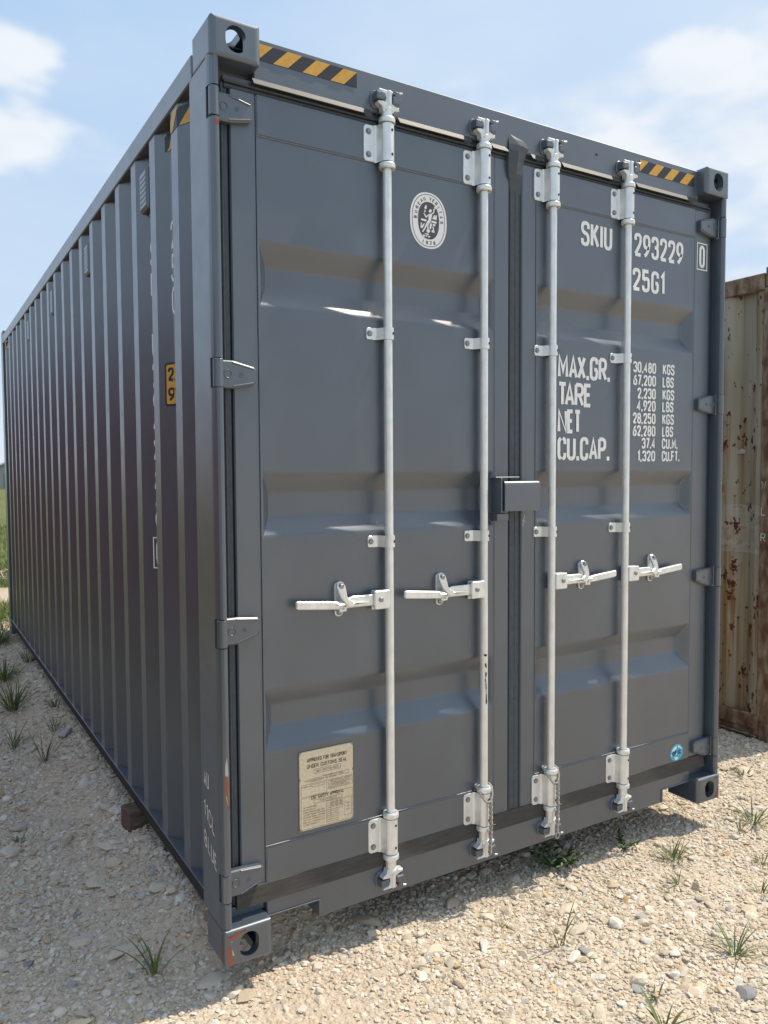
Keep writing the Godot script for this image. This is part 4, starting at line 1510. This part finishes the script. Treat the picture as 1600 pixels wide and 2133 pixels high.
func axis_lines(lo: float, hi: float, step: float, far: float) -> Array:
	var out := []
	var d := step
	var p := lo
	while p > -far:
		d *= 1.22
		p -= d
		out.push_front(p)
	p = lo
	while p <= hi + 1e-5:
		out.append(p)
		p += step
	d = step
	while p < far:
		out.append(p)
		d *= 1.22
		p += d
	out.append(far)
	return out


func make_ground() -> void:
	var xs := axis_lines(-1.6, 4.4, 0.05, 600.0)
	var zs := axis_lines(-7.5, 2.4, 0.05, 600.0)
	var v := PackedVector3Array()
	var n := PackedVector3Array()
	var col := PackedColorArray()
	var idx := PackedInt32Array()
	var soil := Vector2(0.25, -8.8)
	for z in zs:
		for x in xs:
			v.append(Vector3(x, ground_y(x, z), z))
			n.append(Vector3(-(ground_y(x + .02, z) - ground_y(x - .02, z)) / .04, 1, -(ground_y(x, z + .02) - ground_y(x, z - .02)) / .04).normalized())
			var a := ground_noise.get_noise_2d(x * 30.0, z * 30.0)
			var sand := Color(0.72, 0.615, 0.49).lerp(Color(0.64, 0.535, 0.415), clampf(0.5 + a, 0, 1))
			var turf := Color(0.115, 0.155, 0.035).lerp(Color(0.20, 0.20, 0.06), clampf(0.5 + 1.4 * a, 0, 1))
			var k := grassy(x, z) * (1.0 - smoothstep(1.3, 0.7, Vector2(x, z).distance_to(soil)) * 0.85)
			col.append(sand.lerp(turf, k))
	var w := xs.size()
	for j in range(zs.size() - 1):
		for i in range(w - 1):
			var a := j * w + i
			idx.append_array([a, a + 1, a + w + 1, a, a + w + 1, a + w])
	var arr := []
	arr.resize(Mesh.ARRAY_MAX)
	arr[Mesh.ARRAY_VERTEX] = v
	arr[Mesh.ARRAY_NORMAL] = n
	arr[Mesh.ARRAY_COLOR] = col
	arr[Mesh.ARRAY_INDEX] = idx
	var m := ArrayMesh.new()
	m.add_surface_from_arrays(Mesh.PRIMITIVE_TRIANGLES, arr)
	m.surface_set_material(0, M["gravel bed"])
	var o := MeshInstance3D.new()
	o.name = "ground"
	o.mesh = m
	o.set_meta("kind", "structure")
	o.set_meta("label", "pale gravel yard running out into rough grass")
	add_child(o)


# a broken stone: a subdivided icosahedron cut by a few random planes
func stone_shape(rng: RandomNumberGenerator, detail: int, tint := Color.WHITE) -> Shape:
	var t := (1.0 + sqrt(5.0)) / 2.0
	var p := []
	for e in [[-1, t, 0], [1, t, 0], [-1, -t, 0], [1, -t, 0], [0, -1, t], [0, 1, t], [0, -1, -t], [0, 1, -t], [t, 0, -1], [t, 0, 1], [-t, 0, -1], [-t, 0, 1]]:
		p.append(Vector3(e[0], e[1], e[2]).normalized())
	var f := [[0, 11, 5], [0, 5, 1], [0, 1, 7], [0, 7, 10], [0, 10, 11], [1, 5, 9], [5, 11, 4], [11, 10, 2], [10, 7, 6], [7, 1, 8], [3, 9, 4], [3, 4, 2], [3, 2, 6], [3, 6, 8], [3, 8, 9], [4, 9, 5], [2, 4, 11], [6, 2, 10], [8, 6, 7], [9, 8, 1]]
	var tris := []
	for q in f:
		tris.append([p[q[0]], p[q[1]], p[q[2]]])
	for d in detail:
		var next := []
		for q in tris:
			var a: Vector3 = (q[0] + q[1]).normalized()
			var b: Vector3 = (q[1] + q[2]).normalized()
			var c: Vector3 = (q[2] + q[0]).normalized()
			next.append_array([[q[0], a, c], [a, q[1], b], [c, b, q[2]], [a, b, c]])
		tris = next
	var cuts := []
	for k in 7:
		cuts.append([Vector3(rng.randf_range(-1, 1), rng.randf_range(-1, 1), rng.randf_range(-1, 1)).normalized(), rng.randf_range(0.50, 0.82)])
	var nz := FastNoiseLite.new()
	nz.seed = rng.randi()
	nz.frequency = 0.9
	var size := Vector3(rng.randf_range(0.9, 1.35), rng.randf_range(0.38, 0.62), rng.randf_range(0.75, 1.2))
	var place := func(q: Vector3) -> Vector3:
		var r := q * (1.0 + 0.22 * nz.get_noise_3dv(q))
		for c in cuts:
			var over: float = r.dot(c[0]) - c[1]
			if over > 0.0:
				r -= c[0] * over * 0.93
		return r * size
	var s := Shape.new()
	s.tint = tint
	for q in tris:
		s.flat([place.call(q[0]), place.call(q[1]), place.call(q[2])], q[0] + q[1] + q[2])
	return s


const STONE_TINTS := [[0.70, 0.600, 0.465, 6], [0.74, 0.665, 0.545, 5], [0.79, 0.745, 0.66, 3], [0.64, 0.525, 0.385, 3], [0.66, 0.59, 0.50, 2.5], [0.60, 0.42, 0.22, 0.3], [0.44, 0.43, 0.42, 0.35], [0.33, 0.33, 0.34, 0.08], [0.48, 0.27, 0.18, 0.06]]

func pick_tint(rng: RandomNumberGenerator) -> Color:
	var total := 0.0
	for e in STONE_TINTS:
		total += e[3]
	var r := rng.randf() * total
	for e in STONE_TINTS:
		r -= e[3]
		if r <= 0.0:
			var k := rng.randf_range(0.82, 1.08)
			return Color(e[0] * k, e[1] * k, e[2] * k)
	return Color(0.6, 0.5, 0.4)


func make_gravel() -> void:
	var rng := RandomNumberGenerator.new()
	rng.seed = 101
	var root := Node3D.new()
	root.name = "gravel"
	root.set_meta("kind", "stuff")
	root.set_meta("label", "loose crushed limestone gravel covering the yard")
	add_child(root)
	var bufs := []
	for k in 8:
		bufs.append(PackedFloat32Array())
	# [x0, x1, z0, z1, stones per square metre, size]
	for zone in [[-1.1, 4.3, -0.75, 1.35, 8600, 0.0057], [-1.1, 4.3, -0.75, 1.35, 950, 0.0104], [-1.1, 4.3, -0.75, 1.35, 26, 0.020], [-1.1, 0.45, -3.2, -0.75, 6600, 0.0060], [-1.1, 0.45, -3.2, -0.75, 850, 0.0108], [-1.1, 0.45, -3.2, -0.75, 45, 0.022], [-1.2, 0.45, -7.2, -3.2, 1600, 0.011], [0.45, 4.3, -2.6, -0.75, 700, 0.011], [2.4, 3.7, -3.0, -0.75, 1500, 0.011], [-2.4, 6.0, 1.35, 4.5, 900, 0.013], [-2.4, -1.1, -6.0, 1.35, 900, 0.012], [4.3, 6.0, -2.0, 1.35, 700, 0.013]]:
		var count := int((zone[1] - zone[0]) * (zone[3] - zone[2]) * zone[4])
		for i in count:
			var x := rng.randf_range(zone[0], zone[1])
			var z := rng.randf_range(zone[2], zone[3])
			# swept patches where fines show
			var thin := ground_noise.get_noise_2d(x * 70.0 + 300.0, z * 70.0)
			var worn := 0.0
			if thin > 0.06:
				worn = minf(0.70, (thin - 0.06) * 2.6)
			if x < 0.45 and z < -0.4:
				worn *= 0.4
			# bare trodden patch before the near corner
			worn = maxf(worn, 0.9 * smoothstep(0.42, 0.16, Vector2((x - 0.10) * 0.8, z - 0.30).length()))
			if rng.randf() < worn or rng.randf() < grassy(x, z):
				continue
			var s: float = zone[5] * exp(rng.randfn() * 0.34)
			var b := Basis(Vector3.UP, rng.randf() * TAU) * Basis(Vector3(rng.randf_range(-1, 1), 0, rng.randf_range(-1, 1)).normalized(), rng.randfn() * 0.45)
			b = b.scaled(Vector3(s, s, s))
			var y := ground_y(x, z) + s * rng.randf_range(-0.05, 0.34)
			var c := pick_tint(rng)
			bufs[rng.randi() % 8].append_array(PackedFloat32Array([b.x.x, b.y.x, b.z.x, x, b.x.y, b.y.y, b.z.y, y, b.x.z, b.y.z, b.z.z, z, c.r, c.g, c.b, 1.0]))
	for k in 8:
		var mm := MultiMesh.new()
		mm.transform_format = MultiMesh.TRANSFORM_3D
		mm.use_colors = true
		mm.mesh = stone_shape(rng, 1).mesh()
		(mm.mesh as ArrayMesh).surface_set_material(0, M["limestone"])
		mm.instance_count = bufs[k].size() / 16
		mm.buffer = bufs[k]
		var o := MultiMeshInstance3D.new()
		o.name = "gravel_stones"
		o.multimesh = mm
		o.set_meta("kind", "stuff")
		root.add_child(o, true)


func make_stones() -> void:
	var rng := RandomNumberGenerator.new()
	rng.seed = 202
	var cream := Color(0.68, 0.60, 0.48)
	var white := Color(0.76, 0.72, 0.65)
	var tan_ := Color(0.52, 0.43, 0.32)
	var grey_ := Color(0.30, 0.30, 0.31)
	# x, z, radius, stretch, tint, label
	var list := [
		[1.366, 0.340, 0.042, Vector3(0.8, 0.9, 1.2), white, "tall white stone among the gravel, near the front right, ridge turned up"],
		[1.423, 0.819, 0.040, Vector3(1.1, 0.8, 0.9), grey_, "large dark grey stone near the lower right corner"],
		[1.165, 0.612, 0.034, Vector3(1.3, 0.5, 0.8), Color(0.40, 0.39, 0.38), "flat mid-grey stone in the sunlit gravel, left of the dark grey one"],
		[1.300, 0.640, 0.030, Vector3(1, 0.9, 1), white, "round white stone beside the small green grass tuft near the bottom"],
		[0.583, 0.223, 0.034, Vector3(1.1, 0.7, 0.9), white, "square pale stone in the sunlit gravel below the left locking bar"],
		[0.590, -0.130, 0.048, Vector3(0.55, 0.8, 1.5), tan_, "long tan stone lying in the shade under the door sill"],
		[0.930, -0.080, 0.040, Vector3(1.2, 0.8, 0.9), tan_, "brown stone in the sill's shade, right of the long tan one"],
		[1.225, 0.300, 0.040, Vector3(1.3, 0.7, 0.9), cream, "broad cream stone left of the tall white stone"],
		[1.090, 0.400, 0.034, Vector3(1.3, 0.6, 0.9), white, "low white stone beside the thin stalk in the sun"],
		[1.290, 0.180, 0.036, Vector3(1.3, 0.6, 0.9), cream, "flat cream slab behind the tall white stone"],
		[0.700, 0.130, 0.040, Vector3(1.4, 0.7, 0.8), cream, "wedge of cream stone at the edge of the door's shadow"],
		[0.870, 0.190, 0.036, Vector3(1.2, 0.8, 0.8), white, "pair-sized white stone right of the wedge by the shadow's edge"],
		[-0.129, -1.059, 0.052, Vector3(0.9, 0.8, 1.2), cream, "big cream stone beside the side rail, left of the timber end"],
		[-0.208, -0.862, 0.050, Vector3(1.0, 0.8, 1.1), cream, "big tilted cream stone on the shaded left strip"],
		[-0.052, -0.57, 0.046, Vector3(1.1, 0.7, 1.0), cream, "lobed cream stone close to the container's left side"],
		[-0.105, -0.59, 0.034, Vector3(0.9, 0.9, 0.9), Color(0.55, 0.53, 0.50), "upright grey-white stone left of the lobed cream one"],
		[-0.226, -0.381, 0.048, Vector3(1.6, 0.7, 0.7), cream, "long cream slab left of the grass tuft by the corner"],
		[-0.010, -0.120, 0.045, Vector3(1.3, 0.6, 1.0), cream, "cream slab right of the grass tuft by the corner"],
		[0.055, 0.020, 0.034, Vector3(1.1, 0.7, 0.9), tan_, "tan stone in front of the container's near lower corner"],
		[-0.420, -0.120, 0.046, Vector3(1.2, 0.8, 1.0), Color(0.74, 0.64, 0.44), "yellowish stone in the lower left of the yard"],
		[-0.330, -0.560, 0.044, Vector3(1.1, 0.7, 1.1), cream, "rounded cream stone at the far left of the shaded strip"],
		[-0.305, -1.339, 0.036, Vector3(1.4, 0.5, 0.8), Color(0.38, 0.38, 0.40), "flat blue-grey stone on the shaded left strip"],
		[3.120, -0.330, 0.055, Vector3(1.3, 0.7, 1.0), cream, "cream slab in the gap between the two containers"],
	]
	for e in list:
		var s := stone_shape(rng, 2, e[4])
		var o := obj("loose_stone", s, M["limestone"], self)
		var r: float = e[2] * 0.80
		o.transform = Transform3D(Basis(Vector3.UP, rng.randf() * 0.8).scaled_local(e[3] * r), Vector3(e[0], ground_y(e[0], e[1]) + r * e[3].y * 0.30, e[1]))
		tag(o, e[5], "stone", "larger stones lying on the gravel")


# ------------------------------------------------------------------ plants
func blade(s: Shape, root: Vector3, yaw: float, lean: float, length: float, width: float, bend: float, tint: Color) -> void:
	var dir := Vector3(cos(yaw), 0, sin(yaw))
	var side := Vector3(-sin(yaw), 0, cos(yaw))
	var p := root
	var a := lean
	var prev := []
	var steps := 7
	s.tint = tint
	for i in steps + 1:
		var t := float(i) / steps
		var wd := width * (0.55 + 0.9 * t if t < 0.35 else 0.865 * (1.0 - pow((t - 0.35) / 0.65, 1.7))) * 0.5
		var fold := dir * -sin(a) * 0.0 + Vector3.UP * wd * 0.35
		var cur := [p - side * wd + fold, p, p + side * wd + fold]
		if i > 0:
			var nrm: Vector3 = (cur[1] - prev[1]).cross(side)
			if nrm.y < 0:
				nrm = -nrm
			s.flat([prev[0], prev[1], cur[1], cur[0]], nrm + side * 1e-3)
			s.flat([prev[1], prev[2], cur[2], cur[1]], nrm + side * 1e-3)
		prev = cur
		p += (dir * sin(a) + Vector3.UP * cos(a)) * (length / steps)
		a += bend / steps


func tuft(label: String, x: float, z: float, count: int, length: float, width: float, spread: float, droop: float, sd: int, single: bool, dry := 0.12, group := "grass tufts growing through the gravel") -> void:
	var rng := RandomNumberGenerator.new()
	rng.seed = sd
	var at := Vector3(x, ground_y(x, z), z)
	var o: Node3D
	var all := Shape.new()
	if single:
		o = thing("grass_tuft", label, "grass tuft", at, group)
	for i in count:
		var s := Shape.new() if single else all
		var green := Color(0.070, 0.120, 0.038).lerp(Color(0.165, 0.215, 0.075), rng.randf())
		if rng.randf() < dry:
			green = Color(0.26, 0.24, 0.10)
		var a := rng.randf() * TAU
		var off := Vector3(cos(a), 0, sin(a)) * rng.randf() * 0.012 * sqrt(float(count)) * 0.5
		blade(s, off, a + rng.randfn() * 0.4, spread * rng.randf_range(0.25, 1.1), length * rng.randf_range(0.55, 1.1), width * rng.randf_range(0.7, 1.15), droop * rng.randf_range(0.3, 1.2), green)
		if single:
			obj("blade", s, M["grass blade"], o)
	if not single:
		o = obj("grass_tuft", all, M["grass blade"], self)
		o.position = at
		tag(o, label, "grass tuft", group)


func weed(label: String, x: float, z: float, stems: int, size: float, sd: int) -> void:
	# low broad-leaved weed: stems with rounded leaves
	var rng := RandomNumberGenerator.new()
	rng.seed = sd
	var o := thing("weed", label, "weed", Vector3(x, ground_y(x, z), z), "weeds at the container's foot")
	for i in stems:
		var a := rng.randf() * TAU
		var tip := Vector3(cos(a), rng.randf_range(0.25, 0.9), sin(a)) * size * rng.randf_range(0.5, 1.0)
		var stem := Shape.new()
		stem.tint = Color(0.10, 0.15, 0.04)
		stem.tube([Vector3.ZERO, tip * 0.5 + Vector3.UP * size * 0.06, tip], [0.0022, 0.0016, 0.001], 5)
		var st := obj("stem", stem, M["grass blade"], o)
		for k in 7:
			var lf := Shape.new()
			var green := Color(0.035, 0.075, 0.028).lerp(Color(0.075, 0.125, 0.045), rng.randf())
			blade(lf, tip * (0.25 + 0.12 * k), rng.randf() * TAU, rng.randf_range(0.6, 1.3), size * rng.randf_range(0.22, 0.34), size * 0.13, 0.5, green)
			obj("leaf", lf, M["grass blade"], st)


func make_plants() -> void:
	# label, x, z, blades, length, width, spread, droop, seed, blades as parts
	tuft("upright dark green grass tuft standing alone left of the container's near corner", -0.160, -0.224, 15, 0.185, 0.0095, 0.62, 0.9, 1, true)
	tuft("thin stalk with few long blades in the sunlit gravel before the doors", 1.095, 0.326, 8, 0.170, 0.0065, 0.45, 0.8, 2, true, 0.4)
	tuft("dense round grey-green grass tuft on the sunlit gravel near the right corner casting", 1.955, 0.113, 80, 0.095, 0.0042, 1.25, 0.5, 3, false, 0.25)
	tuft("small curved grass tuft below the dense round one", 1.794, 0.269, 11, 0.080, 0.0055, 0.9, 1.0, 4, true, 0.2)
	tuft("tiny bright green clump left of the curved tuft", 1.711, 0.302, 14, 0.035, 0.0050, 1.1, 0.4, 5, false)
	tuft("broad-bladed green grass tuft right of the container's right corner casting", 2.560, 0.090, 18, 0.165, 0.0100, 0.9, 1.0, 6, true)
	tuft("upright pale grass shoots between the corner casting and the broad-bladed tuft", 2.430, 0.110, 6, 0.120, 0.0065, 0.6, 0.9, 7, true, 0.3)
	tuft("low dark grass clump at the right edge of the yard", 2.265, 0.331, 22, 0.055, 0.0045, 1.2, 0.4, 8, false)
	tuft("yellowish grass tuft at the right edge of the yard, below the low dark clump", 2.025, 0.477, 11, 0.075, 0.0055, 0.9, 1.0, 9, true, 0.5)
	tuft("long sprawling grass tuft with trailing blades at the lower right", 1.563, 0.680, 18, 0.165, 0.0068, 1.15, 0.9, 10, true, 0.15)
	tuft("short spiky grass tuft beside the round white stone", 1.164, 0.679, 14, 0.055, 0.0055, 0.9, 0.5, 11, true)
	tuft("pair of wide green blades at the bottom edge of the picture", 1.071, 0.790, 7, 0.125, 0.0140, 0.75, 0.5, 12, true)
	tuft("wispy grass patch in the sun in front of the middle of the sill", 0.982, 0.137, 24, 0.045, 0.0028, 1.2, 0.4, 13, false, 0.4)
	tuft("faint thin sprig right of the square pale stone", 0.640, 0.280, 6, 0.040, 0.0026, 1.0, 0.4, 14, false, 0.4)
	tuft("dark grass shoot in the shaded gap between the containers, nearer the grey one", 3.000, -0.430, 6, 0.120, 0.0100, 0.6, 0.9, 15, true)
	tuft("spread dark plant in the shaded gap between the containers, beside the cream slab", 3.060, -0.300, 9, 0.085, 0.0120, 1.1, 0.5, 16, true)
	tuft("big bushy grass tuft at the left edge of the shaded strip", -0.221, -3.575, 80, 0.300, 0.0075, 0.85, 0.8, 17, false)
	tuft("spiky grass tuft near the left edge, in front of the bushy one", -0.302, -2.816, 26, 0.200, 0.0058, 0.85, 0.7, 18, false)
	tuft("grass tuft with tall dark stalks in the middle of the left strip", -0.192, -2.356, 26, 0.210, 0.0058, 0.95, 0.6, 19, false)
	tuft("fine grass tuft behind the tall-stalked one, nearer the side rail", -0.087, -2.713, 26, 0.150, 0.0048, 0.95, 0.6, 20, false)
	tuft("few dark blades at the left edge beside the blue-grey stone", -0.421, -1.500, 8, 0.060, 0.0085, 1.1, 0.5, 21, true)
	tuft("wide low grass patch far along the left strip", -0.207, -4.342, 110, 0.230, 0.0065, 1.0, 0.7, 22, false)
	tuft("grass tuft growing under the side rail far along the strip", -0.009, -4.557, 46, 0.160, 0.0055, 0.9, 0.6, 23, false)
	tuft("small grass tuft touching the side rail, right of the bushy one", -0.02, -3.150, 34, 0.120, 0.0055, 0.9, 0.6, 24, false)
	tuft("grass patch beside the container's rear corner", -0.150, -5.500, 170, 0.240, 0.0065, 0.9, 0.7, 25, false)
	weed("leafy green weed in the sill's shade below the third locking bar", 1.480, -0.075, 16, 0.130, 31)
	weed("small dark weed in the shade below the fourth locking bar", 1.848, -0.050, 8, 0.085, 32)


func make_meadow() -> void:
	var rng := RandomNumberGenerator.new()
	rng.seed = 303
	var s := Shape.new()
	for i in 9:
		var a := rng.randf() * TAU
		blade(s, Vector3(cos(a), 0, sin(a)) * rng.randf() * 0.03, a, rng.randf_range(0.1, 0.7), rng.randf_range(0.06, 0.15), 0.006, rng.randf_range(0.2, 0.9), Color.WHITE)
	var buf := PackedFloat32Array()
	var count := 0
	for zone in [[-1.6, 1.0, -13.0, -6.0, 260], [-2.0, 2.0, -26.0, -13.0, 60], [-3.4, -1.6, -10.0, 1.5, 110], [-6.0, 8.0, -11.0, -7.0, 25]]:
		for i in int((zone[1] - zone[0]) * (zone[3] - zone[2]) * zone[4]):
			var x := rng.randf_range(zone[0], zone[1])
			var z := rng.randf_range(zone[2], zone[3])
			if rng.randf() > grassy(x, z) or (x > 0.0 and x < W and z > -L) or Vector2(x, z).distance_to(Vector2(0.25, -8.8)) < 0.9:
				continue
			var k := rng.randf_range(0.6, 1.5)
			var b := Basis(Vector3.UP, rng.randf() * TAU).scaled(Vector3(k, k, k))
			var c := Color(0.095, 0.155, 0.035).lerp(Color(0.24, 0.26, 0.08), rng.randf())
			buf.append_array(PackedFloat32Array([b.x.x, b.y.x, b.z.x, x, b.x.y, b.y.y, b.z.y, ground_y(x, z), b.x.z, b.y.z, b.z.z, z, c.r, c.g, c.b, 1.0]))
			count += 1
	var mm := MultiMesh.new()
	mm.transform_format = MultiMesh.TRANSFORM_3D
	mm.use_colors = true
	mm.mesh = s.mesh()
	(mm.mesh as ArrayMesh).surface_set_material(0, M["grass blade"])
	mm.instance_count = count
	mm.buffer = buf
	var o := MultiMeshInstance3D.new()
	o.name = "meadow_grass"
	o.multimesh = mm
	o.set_meta("kind", "stuff")
	o.set_meta("label", "sunlit rough grass of the field behind the container")
	add_child(o)


# ------------------------------------------------------------------ other things
func make_timber() -> void:
	var o := thing("timber_block", "brown timber block wedged under the grey container's left side rail", "timber", Vector3(-0.052, 0.022, -1.105))
	var s := Shape.new()
	s.box(Vector3(0.066, 0.046, 0.0), Vector3(0.124, 0.092, 0.105), 0.004)
	obj("beam", s, M["weathered wood"], o)
	# splits along the near face
	for e in [[0.026, 0.004, 0.110, 0.002], [0.042, 0.010, 0.090, 0.0016], [0.060, 0.002, 0.120, 0.0022], [0.074, 0.020, 0.100, 0.0015], [0.088, 0.006, 0.126, 0.002]]:
		var k := Shape.new()
		k.span(Vector3(e[1], e[0], 0.0512), Vector3(e[2], e[0] + e[3], 0.0532))
		obj("split", k, M["bark"], o)
	o.rotation.y = 0.10
	o.rotation.z = -0.02


func make_cords() -> void:
	for e in [[1.044, "white cord looped round the second locking bar's lower bracket", 0], [1.386, "white cord looped round the third locking bar's lower bracket", 1]]:
		var x: float = e[0]
		var z := -0.030
		var path := []
		var r := 0.033
		# a sling round the collar
		for i in 15:
			var a := PI * 0.5 + TAU * i / 14.0
			var drop := 0.055 * pow(maxf(0.0, cos(a - PI * 0.5)), 1.4)
			path.append(Vector3(x + cos(a) * r, 0.348 - drop, z + sin(a) * r))
		var o := thing("tie_cord", e[1], "cord", Vector3(x, 0.1, 0.0))
		var loop := Shape.new()
		var p := []
		for q in path:
			p.append(q - o.position)
		loop.tube(p, [0.0042], 7)
		obj("sling", loop, M["cord fibre"], o)
		# two twisted strands hanging to the cam
		for s in 2:
			var strand := Shape.new()
			var line := []
			for i in 44:
				var t := i / 43.0
				var a := t * 34.0 + s * PI
				line.append(Vector3(x + 0.004 - 0.004 * t + cos(a) * 0.0042, 0.300 - 0.205 * t, 0.006 + 0.004 * sin(t * 3.0) + sin(a) * 0.0042) - o.position)
			strand.tube(line, [0.0042], 6)
			obj("strand", strand, M["cord fibre"], o)
		var tail := Shape.new()
		tail.tube([Vector3(0.003, 0.118, 0.012), Vector3(0.012, 0.112, 0.015), Vector3(0.020, 0.110, 0.014)], [0.0022, 0.0012], 5)
		obj("frayed_end", tail, M["cord fibre"], o)
		if e[2] == 1:
			var eye := Shape.new()
			var q := []
			for i in 13:
				q.append(Vector3(0.000 + cos(TAU * i / 12.0) * 0.010, -0.014 + sin(TAU * i / 12.0) * 0.012, 0.012))
			eye.tube(q, [0.0030], 6, false)
			obj("knot", eye, M["cord fibre"], o)


func make_far() -> void:
	# cut branches lying on the field behind the far corner
	var rng := RandomNumberGenerator.new()
	rng.seed = 404
	var o := thing("brush_pile", "tangle of pale cut branches on the grass behind the container", "branches", Vector3(0.20, ground_y(0.2, -10.6), -10.6))
	for i in 16:
		var s := Shape.new()
		var a := rng.randf() * TAU
		var p := Vector3(rng.randf_range(-0.8, 0.5), 0.02, rng.randf_range(-0.5, 0.5))
		var path := []
		for k in 6:
			path.append(p)
			p += Vector3(cos(a), rng.randf_range(-0.05, 0.45) if k < 3 else rng.randf_range(-0.4, 0.1), sin(a)) * 0.16
			p.y = maxf(p.y, 0.02)
			a += rng.randfn() * 0.35
		s.tube(path, [0.018, 0.016, 0.013, 0.010, 0.007, 0.004], 6)
		obj("branch", s, M["cut branch"], o)
	# a barn at the horizon
	var b := thing("far_barn", "small grey barn far off at the horizon behind the field", "barn", Vector3(10.3, -0.2, -104.0))
	var w := Shape.new()
	w.prism(P2([-3, 0, 3, 0, 3, 2.2, 0, 3.4, -3, 2.2]), front_at(0), -7.0, 0.0)
	obj("wall", w, M["barn wall"], b)
	for s in [-1.0, 1.0]:
		var r := Shape.new()
		r.prism(P2([0, 3.42, 3.3 * s, 2.10, 3.3 * s, 2.22, 0, 3.56]), front_at(0), -7.3, 0.3)
		obj("roof", r, M["barn roof"], b)
	var d := Shape.new()
	d.span(Vector3(-1.1, 0, 0.01), Vector3(1.1, 2.0, 0.06))
	obj("door", d, M["barn roof"], b)
	# trees in the hedge line beside it
	for e in [[5.5, -118.0, 4.6, "round dark tree at the horizon left of the barn", 1], [17.0, -122.0, 5.2, "taller dark tree at the horizon right of the barn", 2]]:
		var t := thing("far_tree", e[3], "tree", Vector3(e[0], -0.2, e[1]), "trees at the horizon")
		var tr := Shape.new()
		tr.tube([Vector3.ZERO, Vector3(0.1, e[2] * 0.4, 0), Vector3(0, e[2] * 0.8, 0.1)], [0.28, 0.2, 0.06], 7)
		obj("trunk", tr, M["bark"], t)
		var cr := Shape.new()
		rng.seed = e[4]
		for i in 900:
			var q: Vector3 = Vector3(rng.randfn(), rng.randfn(), rng.randfn()).normalized() * pow(rng.randf(), 0.4) * e[2] * 0.42
			q.y *= 0.9
			cr.tint = Color(0.04, 0.08, 0.03).lerp(Color(0.09, 0.13, 0.05), rng.randf())
			blade(cr, q + Vector3(0, e[2] * 0.68, 0), rng.randf() * TAU, rng.randf() * 2.0, 0.45, 0.24, 0.8, cr.tint)
		obj("crown", cr, M["grass blade"], t)


func _ready() -> void:
	# camera, sky, sun and exposure
	var cam3 := Camera3D.new()
	cam3.name = "camera"
	cam3.fov = 66.413
	cam3.near = 0.05
	cam3.far = 2000.0
	cam3.transform = Transform3D(Basis.from_euler(Vector3(-0.04984, -0.54583, -0.00589), EULER_ORDER_YXZ), Vector3(-0.79533, 1.5418, 2.27727))
	add_child(cam3)
	cam3.current = true
	var env := Environment.new()
	env.background_mode = Environment.BG_SKY
	env.sky = make_sky()
	env.tonemap_mode = Environment.TONE_MAPPER_LINEAR
	env.tonemap_exposure = 1.2
	env.background_energy_multiplier = 1.0
	env.sdfgi_enabled = true
	env.ssao_enabled = true
	env.ssil_enabled = true
	var we := WorldEnvironment.new()
	we.name = "world_environment"
	we.environment = env
	add_child(we)
	var sun := DirectionalLight3D.new()
	sun.name = "sun"
	sun.light_energy = 1.22
	sun.light_color = Color(1.0, 0.955, 0.88)
	sun.light_angular_distance = 0.9
	sun.shadow_enabled = true
	add_child(sun)
	var to_sun := Vector3(0.50, 0.865, 0.056).normalized()
	sun.transform = Transform3D(Basis.looking_at(-to_sun, Vector3.BACK), Vector3(0, 8, 0))

	ground_noise.seed = 77
	ground_noise.frequency = 0.01
	ground_noise.fractal_octaves = 4
	make_glyphs()
	make_materials()
	# ground and containers
	make_ground()
	main_container()
	neighbours()
	make_timber()
	make_cords()
	# gravel, stones, plants, far things
	make_gravel()
	make_stones()
	make_plants()
	make_meadow()
	make_far()
